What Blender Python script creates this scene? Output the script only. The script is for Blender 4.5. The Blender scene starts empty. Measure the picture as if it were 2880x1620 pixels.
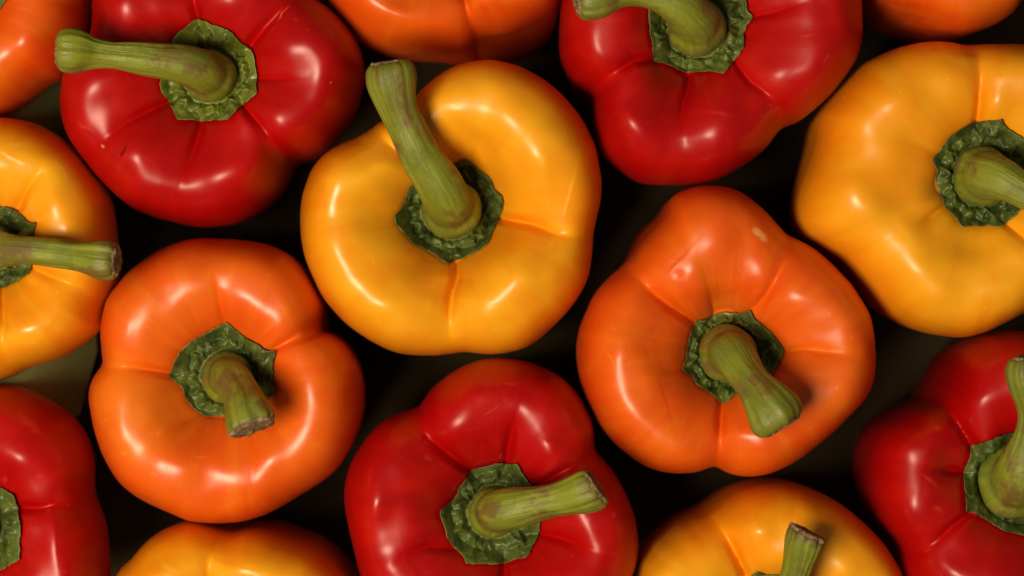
import bpy, math
import numpy as np
from mathutils import Vector, Matrix

TAU = 2 * math.pi
MM = 0.001
scene = bpy.context.scene
COL = scene.collection

# ---------------------------------------------------------------- camera
cam_data = bpy.data.cameras.new('camera')
cam = bpy.data.objects.new('camera', cam_data)
COL.objects.link(cam)
cam.location = (0, 0, 0.945)
cam.rotation_euler = (0, 0, 0)
cam_data.sensor_width = 36
cam_data.lens = 100
cam_data.clip_start = 0.05
cam_data.clip_end = 50
cam_data.dof.use_dof = True
cam_data.dof.focus_distance = 0.945 - 0.119
cam_data.dof.aperture_fstop = 9.0
scene.camera = cam

# ---------------------------------------------------------------- light: studio lamps, no sky
world = bpy.data.worlds.new('World')
scene.world = world
world.use_nodes = True
bg = world.node_tree.nodes['Background']
bg.inputs['Color'].default_value = (1.0, 0.80, 0.58, 1)
bg.inputs['Strength'].default_value = 0.095


def area_lamp(name, loc, target, size, power, colour):
    d = bpy.data.lights.new(name, 'AREA')
    d.shape = 'DISK'
    d.size = size
    d.energy = power
    d.color = colour
    o = bpy.data.objects.new(name, d)
    COL.objects.link(o)
    o.location = loc
    o.rotation_euler = (Vector(target) - Vector(loc)).to_track_quat('-Z', 'Y').to_euler()
    return o


area_lamp('key_lamp', (-0.33, -0.20, 1.00), (0, 0, 0.10), 0.40, 11.2, (1.0, 0.85, 0.62))

vs = scene.view_settings
vs.view_transform = 'Standard'
vs.look = 'None'
vs.exposure = 0.0
vs.gamma = 1.0
vs.use_curve_mapping = False
scene.render.engine = 'CYCLES'
scene.cycles.max_bounces = 6
scene.cycles.diffuse_bounces = 3
scene.cycles.adaptive_threshold = 0.025


# ---------------------------------------------------------------- geometry (all lengths in millimetres until a mesh is built)
def smooth01(x):
    x = np.clip(x, 0.0, 1.0)
    return x * x * (3 - 2 * x)


def radius_at(p, th):
    tab = np.asarray(p['R'], float)
    n = len(tab)
    u = (np.asarray(th) / TAU * n) % n
    i = np.floor(u).astype(int)
    f = u - i
    a, b, c, d = tab[(i - 1) % n], tab[i % n], tab[(i + 1) % n], tab[(i + 2) % n]
    return b + 0.5 * f * (c - a + f * (2 * a - 5 * b + 4 * c - d + f * (3 * (b - c) + d - a)))


def polyline_distance(x, y, pts):
    """distance to a polyline, running fraction (0..1) of the nearest point, and side (+1 left of travel)"""
    pts = np.asarray(pts, float)
    best = np.full(x.shape, 1e9)
    frac = np.zeros(x.shape)
    side = np.zeros(x.shape)
    seg = np.hypot(*(pts[1:] - pts[:-1]).T)
    total = seg.sum()
    run = 0.0
    for k in range(len(seg)):
        ax, ay = pts[k]
        dx, dy = pts[k + 1] - pts[k]
        L2 = dx * dx + dy * dy + 1e-9
        t = np.clip(((x - ax) * dx + (y - ay) * dy) / L2, 0, 1)
        d = np.hypot(x - ax - t * dx, y - ay - t * dy)
        m = d < best
        best = np.where(m, d, best)
        frac = np.where(m, (run + t * seg[k]) / total, frac)
        side = np.where(m, dx * (y - ay) - dy * (x - ax), side)
        run += seg[k]
    return best, frac, np.sign(side)


def relief(p, x, y):
    """furrows between the lobes, dents and swellings, as a height in mm at (x, y) about the pepper's axis"""
    z = np.zeros(x.shape)
    for pts, depth, width, sharp, fade, lean in p['furrows']:
        d, f, side = polyline_distance(x, y, pts)
        wide = np.full(d.shape, 2.4 * width)
        if lean:                                      # one lobe slopes down and tucks in under its neighbour's steeper edge
            wide = np.where(side * lean > 0, 2.9 * width, 1.7 * width)
        u = np.clip(1 - d / wide, 0, 1)
        lobes = 0.8 * u ** 2.3 + 0.2 * np.clip(1 - d / (0.7 * width), 0, 1) ** 2    # rounded lobes meeting in a crease
        broad = np.exp(-(d / (1.25 * width)) ** 2)
        s_ = 1 - 0.7 * smooth01((f - 0.35) / 0.6)
        form = s_ * lobes + (1 - s_) * broad * 0.85
        form = form + 0.30 * np.clip(1 - d / 2.4, 0, 1) ** 1.3 * (1 - smooth01((f - 0.15) / 0.55))
        z -= depth * form * (1 - fade * smooth01((f - 0.35) / 0.65))
    rs = np.random.RandomState(p['seed'] * 7 + 3)     # slight unevenness of a grown thing
    for lam, amp in ((30, 0.34), (24, 0.26), (17, 0.16), (13, 0.10), (10, 0.06), (8, 0.04)):
        for _ in range(2):
            a = rs.uniform(0, TAU)
            z += amp * np.cos((x * math.cos(a) + y * math.sin(a)) * TAU / (lam * rs.uniform(0.85, 1.15)) + rs.uniform(0, TAU))
    for bx, by, sx, sy, ang, h in p['swells']:
        c, s = math.cos(ang), math.sin(ang)
        u = ((x - bx) * c + (y - by) * s) / sx
        v = (-(x - bx) * s + (y - by) * c) / sy
        z += h * np.exp(-(u * u + v * v))
    return z


def groove_mask(p, x, y):
    """1 along the bottom of each furrow, where gloss is lowered to suppress glints"""
    v = np.zeros(x.shape)
    for pts, depth, width, sharp, fade, lean in p['furrows']:
        d, f, side = polyline_distance(x, y, pts)
        v = np.maximum(v, np.exp(-(d / 1.5) ** 2) * (1 - 0.5 * smooth01((f - 0.5) / 0.5)))
    return v


def top_height(p, x, y):
    th = np.arctan2(y, x)
    rho = np.hypot(x, y) / radius_at(p, th)
    rc = p['crest_at']
    s = np.clip((rho - 0.27) / (rc - 0.27), 0, 1)
    return p['dimple'] + (p['crest'] - p['dimple']) * (1 - (1 - s) ** 2) ** 0.78 + relief(p, x, y)


def body_grid(p, n_th=264, n_in=46, n_out=54, n_low=34):
    th = np.arange(n_th) / n_th * TAU
    R = radius_at(p, th)
    rc, ze, zc = p['crest_at'], p['equator'], p['crest']
    Rs = np.real(np.fft.ifft(np.fft.fft(R) * (np.abs(np.fft.fftfreq(n_th) * n_th) < 5)))
    rows = []
    for k in range(1, n_in + 1):                      # dimple up to the crest of the shoulder
        rho = rc * (k / n_in) ** 0.9
        x, y = rho * R * np.cos(th), rho * R * np.sin(th)
        rows.append(np.stack([x, y, top_height(p, x, y)], 1))
    e = 2.0 / p['round']
    for k in range(1, n_out + 1):                     # over the shoulder to the widest girth
        a = k / n_out * math.pi / 2
        rho = rc + (1 - rc) * math.sin(a) ** e
        x, y = rho * R * np.cos(th), rho * R * np.sin(th)
        w = max(math.cos(a), 0.0) ** 0.55
        z = ze + (zc - ze) * max(math.cos(a), 0.0) ** e + relief(p, x, y) * w
        rows.append(np.stack([x, y, z], 1))
    for k in range(1, n_low + 1):                     # tapering flanks down to the rounded foot
        q = k / n_low
        a = q * math.pi / 2
        z = p['foot'] + (ze - p['foot']) * (1 - math.sin(a) ** 1.15)
        shrink = (1 - 0.17 * q ** 1.6) * max(1 - q ** 7, 0.0) ** 0.5
        Rl = R * (1 - 0.5 * q) + Rs * 0.5 * q
        for sth, sw, amp in p['skirts']:
            dth = (th - sth + math.pi) % TAU - math.pi
            Rl = Rl + amp * np.exp(-(dth / sw) ** 2) * math.sin(min(q * 2.0, 1) * math.pi / 2) ** 2 * (1 - q ** 4)
        x, y = shrink * Rl * np.cos(th), shrink * Rl * np.sin(th)
        rows.append(np.stack([x, y, np.full(n_th, z)], 1))
    return np.array(rows)



# ---------------------------------------------------------------- materials
class Nodes:
    """small helper to write node trees"""

    def __init__(self, name):
        self.mat = bpy.data.materials.new(name)
        self.mat.use_nodes = True
        self.t = self.mat.node_tree
        self.bsdf = self.t.nodes['Principled BSDF']

    def n(self, kind, **kw):
        nd = self.t.nodes.new(kind)
        for k, v in kw.items():
            setattr(nd, k, v)
        return nd

    def link(self, a, b):
        self.t.links.new(a, b)

    def put(self, sock, v):
        if hasattr(v, 'links'):
            self.link(v, sock)
        else:
            sock.default_value = v

    def math(self, op, a, b=0.0, clamp=False):
        nd = self.n('ShaderNodeMath', operation=op, use_clamp=clamp)
        self.put(nd.inputs[0], a)
        self.put(nd.inputs[1], b)
        return nd.outputs[0]

    def noise(self, vec, scale, detail=2.0, rough=0.5, dist=0.0):
        nd = self.n('ShaderNodeTexNoise')
        self.link(vec, nd.inputs['Vector'])
        nd.inputs['Scale'].default_value = scale
        nd.inputs['Detail'].default_value = detail
        nd.inputs['Roughness'].default_value = rough
        nd.inputs['Distortion'].default_value = dist
        return nd.outputs['Fac']

    def span(self, v, a, b, c=0.0, d=1.0, smooth=True):
        nd = self.n('ShaderNodeMapRange')
        nd.interpolation_type = 'SMOOTHSTEP' if smooth else 'LINEAR'
        self.put(nd.inputs[0], v)
        for i, x in enumerate((a, b, c, d)):
            nd.inputs[1 + i].default_value = x
        return nd.outputs[0]

    def mix(self, f, a, b):
        nd = self.n('ShaderNodeMix', data_type='RGBA')
        self.put(nd.inputs[0], f)
        for s, v in ((nd.inputs[6], a), (nd.inputs[7], b)):
            if hasattr(v, 'links'):
                self.link(v, s)
            else:
                s.default_value = (*v, 1)
        return nd.outputs[2]

    def mapping(self, vec, loc=(0, 0, 0), rot=(0, 0, 0), scale=(1, 1, 1), kind='POINT'):
        nd = self.n('ShaderNodeMapping', vector_type=kind)
        self.link(vec, nd.inputs['Vector'])
        nd.inputs['Location'].default_value = loc
        nd.inputs['Rotation'].default_value = rot
        nd.inputs['Scale'].default_value = scale
        return nd.outputs['Vector']

    def bump(self, h, dist, strength=1.0, normal=None):
        nd = self.n('ShaderNodeBump')
        nd.inputs['Strength'].default_value = strength
        nd.inputs['Distance'].default_value = dist
        self.link(h, nd.inputs['Height'])
        if normal is not None:
            self.link(normal, nd.inputs['Normal'])
        return nd.outputs['Normal']


SKIN = {
    'red': dict(base=(0.46, 0.004, 0.006), deep=(0.38, 0.003, 0.007), pale=(0.56, 0.024, 0.007), cuticle=(0.92, 0.30, 0.30)),
    'orange': dict(base=(0.80, 0.235, 0.014), deep=(0.76, 0.155, 0.010), pale=(0.83, 0.375, 0.024), cuticle=(0.97, 0.52, 0.36)),
    'yellow': dict(base=(0.92, 0.605, 0.026), deep=(0.88, 0.450, 0.015), pale=(0.90, 0.690, 0.038), cuticle=(0.98, 0.64, 0.34)),
}
SCAR = {                                  # colour, strength, softness of the edge, depth
    'tan': ((0.80, 0.62, 0.30), 0.8, 0.4, 0.1), 'pale': (None, 0.38, 0.9, 0.0), 'scar': ((0.86, 0.74, 0.30), 0.85, 0.55, 0.1),
    'dark': ((0.05, 0.03, 0.02), 0.8, 0.5, 0.3), 'dark2': (None, 0.1, 0.8, 0.7), 'crack': ((0.20, 0.006, 0.006), 0.8, 0.5, 1.3),
}


def skin_material(p):
    k = dict(SKIN[p['kind']])
    if p['light']:                          # paler fruit
        for n_ in ('base', 'deep'):
            k[n_] = tuple(a + (b - a) * p['light'] for a, b in zip(k[n_], k['pale']))
    m = Nodes(p['kind'] + '_pepper_skin')
    tc = m.n('ShaderNodeTexCoord').outputs['Object']
    off = m.mapping(tc, loc=(p['seed'] * 0.37, p['seed'] * 0.11, 0))
    cloud = m.noise(off, 22, 2, 0.55)
    flat = m.n('ShaderNodeVectorMath', operation='MULTIPLY')
    m.link(tc, flat.inputs[0])
    flat.inputs[1].default_value = (1, 1, 0)
    rad = m.n('ShaderNodeVectorMath', operation='LENGTH')
    m.link(flat.outputs[0], rad.inputs[0])
    nrmz = m.n('ShaderNodeVectorMath', operation='NORMALIZE')
    m.link(flat.outputs[0], nrmz.inputs[0])
    comb = m.n('ShaderNodeCombineXYZ')
    m.link(m.math('MULTIPLY', rad.outputs['Value'], 0.22), comb.inputs[2])
    ray = m.n('ShaderNodeVectorMath', operation='MULTIPLY_ADD')          # fibres run out from the stem
    m.link(nrmz.outputs[0], ray.inputs[0])
    ray.inputs[1].default_value = (0.03, 0.03, 0)
    m.link(comb.outputs[0], ray.inputs[2])
    fine = m.noise(m.mapping(ray.outputs[0], loc=(p['seed'] * 0.17, 0, 0)), 190, 3, 0.62)
    scuff = m.math('MULTIPLY', m.span(m.noise(off, 210, 2, 0.6, 2.2), 0.66, 0.73), m.span(cloud, 0.42, 0.60))
    col = m.mix(m.span(cloud, 0.30, 0.62), k['deep'], k['base'])
    col = m.mix(m.math('MULTIPLY', m.span(m.noise(off, 38, 2, 0.5, 0.6), 0.52, 0.75), 0.7), col, k['pale'])
    col = m.mix(m.math('MULTIPLY', m.span(fine, 0.45, 0.70), 0.42), col, k['pale'])
    col = m.mix(m.math('MULTIPLY', scuff, 0.30), col, tuple(min(0.92, c * 1.15 + 0.035) for c in k['pale']))
    col = m.mix(m.span(fine, 0.44, 0.28, 0.0, 0.40), col, k['deep'])
    speck = m.span(m.noise(off, 420, 1, 0.4), 0.74, 0.80, 0.0, 0.35)
    col = m.mix(speck, col, tuple(min(1, c * 1.15 + 0.05) for c in k['pale']))
    height = m.math('MULTIPLY', m.noise(off, 80, 2, 0.5), 0.45)
    rough = m.span(cloud, 0.3, 0.75, 0.32, 0.40)
    wob = m.n('ShaderNodeTexNoise')
    m.link(off, wob.inputs['Vector'])
    wob.inputs['Scale'].default_value = 260
    wob.inputs['Detail'].default_value = 3
    ws = m.n('ShaderNodeVectorMath', operation='MULTIPLY_ADD')
    m.link(wob.outputs['Color'], ws.inputs[0])
    ws.inputs[1].default_value = (0.0030, 0.0030, 0.0)
    ws.inputs[2].default_value = (-0.0015, -0.0015, 0.0)
    wv = m.n('ShaderNodeVectorMath', operation='ADD')
    m.link(tc, wv.inputs[0])
    m.link(ws.outputs[0], wv.inputs[1])
    for x, y, L, W, ang, kind in p['scars']:
        if kind not in SCAR:
            continue
        v = m.mapping(wv.outputs[0], loc=(x * MM, y * MM, p['crest'] * MM), rot=(0, 0, ang),
                      scale=(L * MM, W * MM, 0.02), kind='TEXTURE')
        ln = m.n('ShaderNodeVectorMath', operation='LENGTH')
        m.link(v, ln.inputs[0])
        tint, amt, soft, deep = SCAR[kind]
        f = m.span(ln.outputs['Value'], 1.05 - soft, 1.08, 1.0, 0.0)
        if tint is None:
            tint = tuple(min(0.92, c + 0.16 * w) for c, w in zip(k['pale'], (1.0, 1.0, 0.6)))
        col = m.mix(m.math('MULTIPLY', f, amt), col, tint)
        if deep:
            height = m.math('ADD', height, m.math('MULTIPLY', f, -deep))
        if kind == 'scar':
            rough = m.math('ADD', rough, m.math('MULTIPLY', f, 0.25))
    b = m.bsdf
    m.link(col, b.inputs['Base Color'])
    m.link(rough, b.inputs['Roughness'])
    nrm = m.bump(height, 0.0007)
    m.link(nrm, b.inputs['Normal'])
    b.inputs['IOR'].default_value = 1.40
    glint_cut = m.n('ShaderNodeAttribute', attribute_name='groove').outputs['Fac']  # gloss taken down along furrow bottoms so they show less glint
    m.link(m.span(glint_cut, 0.0, 1.0, 1.43 if p['kind'] == 'red' else 1.48, 1.30), b.inputs['Coat IOR'])
    m.link(m.span(glint_cut, 0.0, 1.0, 0.25, 0.0), b.inputs['Specular IOR Level'])
    b.inputs['Coat Weight'].default_value = 1.0          # waxy, pigmented cuticle
    b.inputs['Coat Roughness'].default_value = 0.26
    m.link(rough, b.inputs['Coat Roughness'])
    b.inputs['Coat Tint'].default_value = (*k['cuticle'], 1)
    m.link(nrm, b.inputs['Coat Normal'])
    return m.mat


def calyx_material(p):
    m = Nodes('pepper_calyx_green')
    tc = m.n('ShaderNodeTexCoord').outputs['Object']
    off = m.mapping(tc, loc=(p['seed'] * 0.53, 0, p['seed'] * 0.19))
    t = p['ctint']
    dark = (0.032 + 0.09 * t, 0.054 + 0.10 * t, 0.010)
    mid = (0.088 + 0.16 * t, 0.122 + 0.17 * t, 0.019)
    pale = (0.205 + 0.14 * t, 0.250 + 0.16 * t, 0.075)
    big = m.noise(off, 160, 4, 0.6, 0.4)
    col = m.mix(m.span(big, 0.32, 0.60), dark, mid)
    col = m.mix(m.math('MULTIPLY', m.span(m.noise(off, 330, 4, 0.7), 0.52, 0.72), 0.75), col, pale)
    col = m.mix(m.span(m.noise(off, 230, 2, 0.5), 0.68, 0.76, 0, 0.5), col, (0.10, 0.055, 0.02))
    hf = m.n('ShaderNodeAttribute', attribute_name='heart').outputs['Fac']
    col = m.mix(m.math('MULTIPLY', hf, 0.6), col, (0.150, 0.175, 0.022))
    at = m.n('ShaderNodeAttribute', attribute_name='rim')
    rimf = m.math('MULTIPLY', at.outputs['Fac'], m.span(big, 0.40, 0.62))
    col = m.mix(m.math('MULTIPLY', rimf, 0.35), col, (0.24, 0.26, 0.09))
    for x, y, L, W, ang, kind in p['scars']:
        if kind == 'calyx':
            v = m.mapping(tc, loc=(x * MM, y * MM, p['dimple'] * MM), scale=(L * MM, W * MM, 0.02), kind='TEXTURE')
            ln = m.n('ShaderNodeVectorMath', operation='LENGTH')
            m.link(v, ln.inputs[0])
            f = m.math('MULTIPLY', m.span(ln.outputs['Value'], 0.3, 1.2, 1.0, 0.0), m.span(big, 0.35, 0.5))
            col = m.mix(f, col, (0.03, 0.02, 0.012))
    b = m.bsdf
    m.link(col, b.inputs['Base Color'])
    m.link(m.span(m.noise(off, 300, 3), 0.3, 0.7, 0.30, 0.55), b.inputs['Roughness'])
    h = m.math('ADD', m.noise(off, 240, 3, 0.55), m.math('MULTIPLY', m.noise(off, 900, 2, 0.6), 0.2))
    m.link(m.bump(h, 0.0009), b.inputs['Normal'])
    return m.mat


def stem_material(p):
    m = Nodes('pepper_stem_green')
    g = m.n('ShaderNodeAttribute', attribute_name='grain').outputs['Vector']    # x, y round the stem, z along it, in metres
    tc = m.n('ShaderNodeTexCoord').outputs['Object']
    off = m.mapping(tc, loc=(p['seed'] * 0.29, p['seed'] * 0.07, 0))
    goff = m.mapping(g, loc=(p['seed'] * 0.31, 0, 0), scale=(1, 1, 0.07))
    streak = m.noise(goff, 700, 4, 0.65)
    wide = m.noise(m.mapping(g, loc=(p['seed'] * 0.7, 0, 0), scale=(1, 1, 0.18)), 210, 3, 0.6)
    blotch = m.noise(off, 120, 4, 0.6, 0.3)
    col = m.mix(m.span(wide, 0.30, 0.68), (0.145, 0.165, 0.008), (0.225, 0.262, 0.022))
    col = m.mix(m.math('MULTIPLY', m.span(blotch, 0.50, 0.64), 0.55), col, (0.110, 0.150, 0.020))
    col = m.mix(m.math('MULTIPLY', m.span(streak, 0.53, 0.66), 0.32), col, (0.105, 0.125, 0.020))
    col = m.mix(m.math('MULTIPLY', m.span(streak, 0.46, 0.34), 0.25), col, (0.33, 0.35, 0.09))
    brown = m.math('MULTIPLY', m.span(m.noise(off, 85, 3, 0.6), 0.48, 0.62), m.span(wide, 0.36, 0.54))
    col = m.mix(m.math('MULTIPLY', brown, 0.75), col, (0.135, 0.065, 0.020))
    fl = m.math('MULTIPLY', m.span(m.noise(off, 500, 3, 0.7), 0.66, 0.74), 0.6)
    col = m.mix(fl, col, (0.10, 0.055, 0.02))
    at = m.n('ShaderNodeAttribute', attribute_name='tip')
    edge = m.math('MULTIPLY', at.outputs['Fac'], m.span(blotch, 0.30, 0.55))
    col = m.mix(m.math('MULTIPLY', edge, p['brown']), col, (0.11, 0.065, 0.025))
    b = m.bsdf
    m.link(col, b.inputs['Base Color'])
    m.link(m.span(blotch, 0.3, 0.7, 0.36, 0.58), b.inputs['Roughness'])
    sep = m.n('ShaderNodeSeparateXYZ')
    m.link(g, sep.inputs[0])
    shaft = m.span(sep.outputs['Z'], 0.008, 0.020, 0.15, 0.7)
    h = m.math('ADD', m.math('MULTIPLY', streak, shaft), m.math('MULTIPLY', m.noise(off, 700, 4, 0.7), 0.35))
    h = m.math('ADD', h, m.math('MULTIPLY', wide, 0.8))
    m.link(m.bump(h, 0.0006), b.inputs['Normal'])
    return m.mat


def cut_material():
    m = Nodes('dry_cut_stem')
    tc = m.n('ShaderNodeTexCoord').outputs['Object']
    n = m.noise(tc, 600, 5, 0.7)
    col = m.mix(m.span(n, 0.3, 0.7), (0.20, 0.105, 0.045), (0.52, 0.34, 0.19))
    col = m.mix(m.math('MULTIPLY', m.span(m.noise(tc, 200, 3), 0.5, 0.65), 0.7), col, (0.13, 0.07, 0.032))
    m.link(col, m.bsdf.inputs['Base Color'])
    m.bsdf.inputs['Roughness'].default_value = 0.85
    m.link(m.bump(n, 0.002), m.bsdf.inputs['Normal'])
    return m.mat


def table_material(c0, c1):
    m = Nodes('matt_backing')
    tc = m.n('ShaderNodeTexCoord').outputs['Object']
    col = m.mix(m.span(m.noise(tc, 30, 4), 0.3, 0.7), c0, c1)
    m.link(col, m.bsdf.inputs['Base Color'])
    m.bsdf.inputs['Roughness'].default_value = 0.8
    m.bsdf.inputs['Specular IOR Level'].default_value = 0.1
    m.link(m.bump(m.noise(tc, 900, 4, 0.6), 0.0004), m.bsdf.inputs['Normal'])
    return m.mat


# ---------------------------------------------------------------- builders
def link_mesh(name, me, mat, parent=None, smooth=True):
    me.materials.append(mat)
    if smooth:
        me.polygons.foreach_set('use_smooth', np.ones(len(me.polygons), bool))
    o = bpy.data.objects.new(name, me)
    COL.objects.link(o)
    if parent is not None:
        o.parent = parent
    return o


def grid_mesh(name, rows, centre_first=None, centre_last=None):
    """closed-in-angle grid: rows (n, m, 3) in mm -> mesh in metres, with optional pole points"""
    n, mth = rows.shape[:2]
    verts = [tuple(v) for v in (rows.reshape(-1, 3) * MM)]
    a = np.arange(mth)
    b = (a + 1) % mth
    faces = []
    for i in range(n - 1):
        q = np.stack([i * mth + a, (i + 1) * mth + a, (i + 1) * mth + b, i * mth + b], 1)
        faces += q.tolist()
    if centre_first is not None:
        c = len(verts)
        verts.append(tuple(np.asarray(centre_first) * MM))
        faces += [[c, int(x), int(y)] for x, y in zip(a, b)]
    if centre_last is not None:
        c = len(verts)
        verts.append(tuple(np.asarray(centre_last) * MM))
        k = (n - 1) * mth
        faces += [[c, k + int(y), k + int(x)] for x, y in zip(a, b)]
    me = bpy.data.meshes.new(name)
    me.from_pydata(verts, [], faces)
    me.update()
    return me


def closed_polar(pts, n):
    """outline -> (angle, radius) samples about its mean point; corners kept fairly crisp"""
    q = np.asarray(pts, float)
    c = q.mean(0)
    m = len(q)
    dense = []
    for i in range(m):
        p0, p1, p2, p3 = q[(i - 1) % m], q[i], q[(i + 1) % m], q[(i + 2) % m]
        for k in range(10):
            f = k / 10
            cr = p1 + 0.5 * f * (p2 - p0 + f * (2 * p0 - 5 * p1 + 4 * p2 - p3 + f * (3 * (p1 - p2) + p3 - p0)))
            dense.append(0.5 * cr + 0.5 * (p1 + f * (p2 - p1)))
    d = np.array(dense) - c
    th = np.arctan2(d[:, 1], d[:, 0]) % TAU
    r = np.hypot(d[:, 0], d[:, 1])
    i = np.argsort(th)
    th, r = th[i], r[i]
    th = np.concatenate([th - TAU, th, th + TAU])
    r = np.concatenate([r, r, r])
    t = np.arange(n) / n * TAU
    return c, t, np.interp(t, th, r)


def make_body(p, root, mat):
    rows = body_grid(p)
    top = (0, 0, float(top_height(p, np.zeros(1), np.zeros(1))[0]))
    me = grid_mesh('body', rows, top, (0, 0, p['foot']))
    flat = np.vstack([rows.reshape(-1, 3), [top], [(0, 0, p['foot'])]])
    at = me.attributes.new('groove', 'FLOAT', 'POINT')
    at.data.foreach_set('value', groove_mask(p, flat[:, 0], flat[:, 1]).astype(np.float32))
    return link_mesh('body', me, mat, root)


def make_calyx(p, root, mat):
    rng = np.random.RandomState(p['seed'])
    n, rowsn = 240, 34
    c, th, Ro = closed_polar(p['calyx'], n)
    dx, dy, dr = p['dome']
    # uneven pleats: several crimps of different spacing, plus a fold running out to every point of the outline
    def crimp(ks):
        v = sum(rng.uniform(0.5, 1.0) * np.cos(k * th + rng.uniform(0, TAU)) for k in ks)
        return v / v.std()
    pleat_in, pleat_out = crimp((4, 7, 9, 11, 13)), crimp((3, 5, 8, 10, 14))
    fine = crimp((17, 19, 23, 29)) * 0.7
    lift = crimp((2, 3, 5, 6)) * 0.6
    ft = np.fft.fft(Ro)
    ft[np.abs(np.fft.fftfreq(n) * n) > 3] = 0
    corner = Ro - np.real(np.fft.ifft(ft))
    rows, rim, heart = [], [], []
    ruf = p['ruffle']
    ct, st = np.cos(th), np.sin(th)
    # inner start ring lies inside the stem foot
    ix, iy = dx + dr * 0.80 * ct, dy + dr * 0.80 * st
    Ro = Ro + 0.06 * crimp((21, 27, 33, 41, 52))
    ox, oy = c[0] + Ro * ct, c[1] + Ro * st
    zi = p['dimple'] + 0.5
    for k in range(rowsn):
        s = k / (rowsn - 1)
        x = ix + (ox - ix) * s
        y = iy + (oy - iy) * s
        base = top_height(p, x, y)
        roll = np.exp(-((s - 0.50 - 0.05 * fine) / 0.17) ** 2)
        pl = np.clip(pleat_in * (1 - s) + pleat_out * s, -1.1, 1.9)
        z = base + 1.9 + ruf * (1.6 * roll * (0.85 + 0.50 * pl) + 0.75 * pl * np.exp(-((s - 0.66) / 0.2) ** 2)
                                + 0.25 * fine * np.exp(-((s - 0.55) / 0.25) ** 2))
        z = z + 0.5 * lift * s ** 3 + 0.35 * corner * s ** 2 * (1 - 0.6 * s)
        z = z - 1.5 * np.exp(-((s - 0.24) / 0.09) ** 2)
        wob = 0.35 * ruf * fine * np.exp(-((s - 0.6) / 0.3) ** 2)
        x, y = x + wob * ct, y + wob * st
        rows.append(np.stack([x, y, z], 1))
        rim.append(np.full(n, max(0, (s - 0.86) / 0.14)))
        heart.append(np.full(n, float(smooth01(1 - s / 0.5))))
    last = rows[-1].copy()
    for dz, dro in ((0.35, 0.06), (0.85, -0.15), (1.9, -0.9)):          # turned-under edge
        e = last.copy()
        e[:, 0] += dro * ct
        e[:, 1] += dro * st
        e[:, 2] -= dz
        rows.append(e)
        rim.append(np.full(n, 1.0))
        heart.append(np.zeros(n))
    me = grid_mesh('calyx', np.array(rows))
    at = me.attributes.new('rim', 'FLOAT', 'POINT')
    at.data.foreach_set('value', np.array(rim).reshape(-1).astype(np.float32))
    ah = me.attributes.new('heart', 'FLOAT', 'POINT')
    ah.data.foreach_set('value', np.array(heart).reshape(-1).astype(np.float32))
    return link_mesh('calyx', me, mat, root)


def spline_path(pts, n):
    q = np.asarray(pts, float)
    q = np.vstack([2 * q[0] - q[1], q, 2 * q[-1] - q[-2]])
    seg = len(q) - 3
    out = []
    for i in range(n):
        u = min(i / (n - 1) * seg, seg - 1e-6)
        k = int(u)
        f = u - k
        a, b, c, d = q[k:k + 4]
        out.append(b + 0.5 * f * (c - a + f * (2 * a - 5 * b + 4 * c - d + f * (3 * (b - c) + d - a))))
    return np.array(out)


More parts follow.
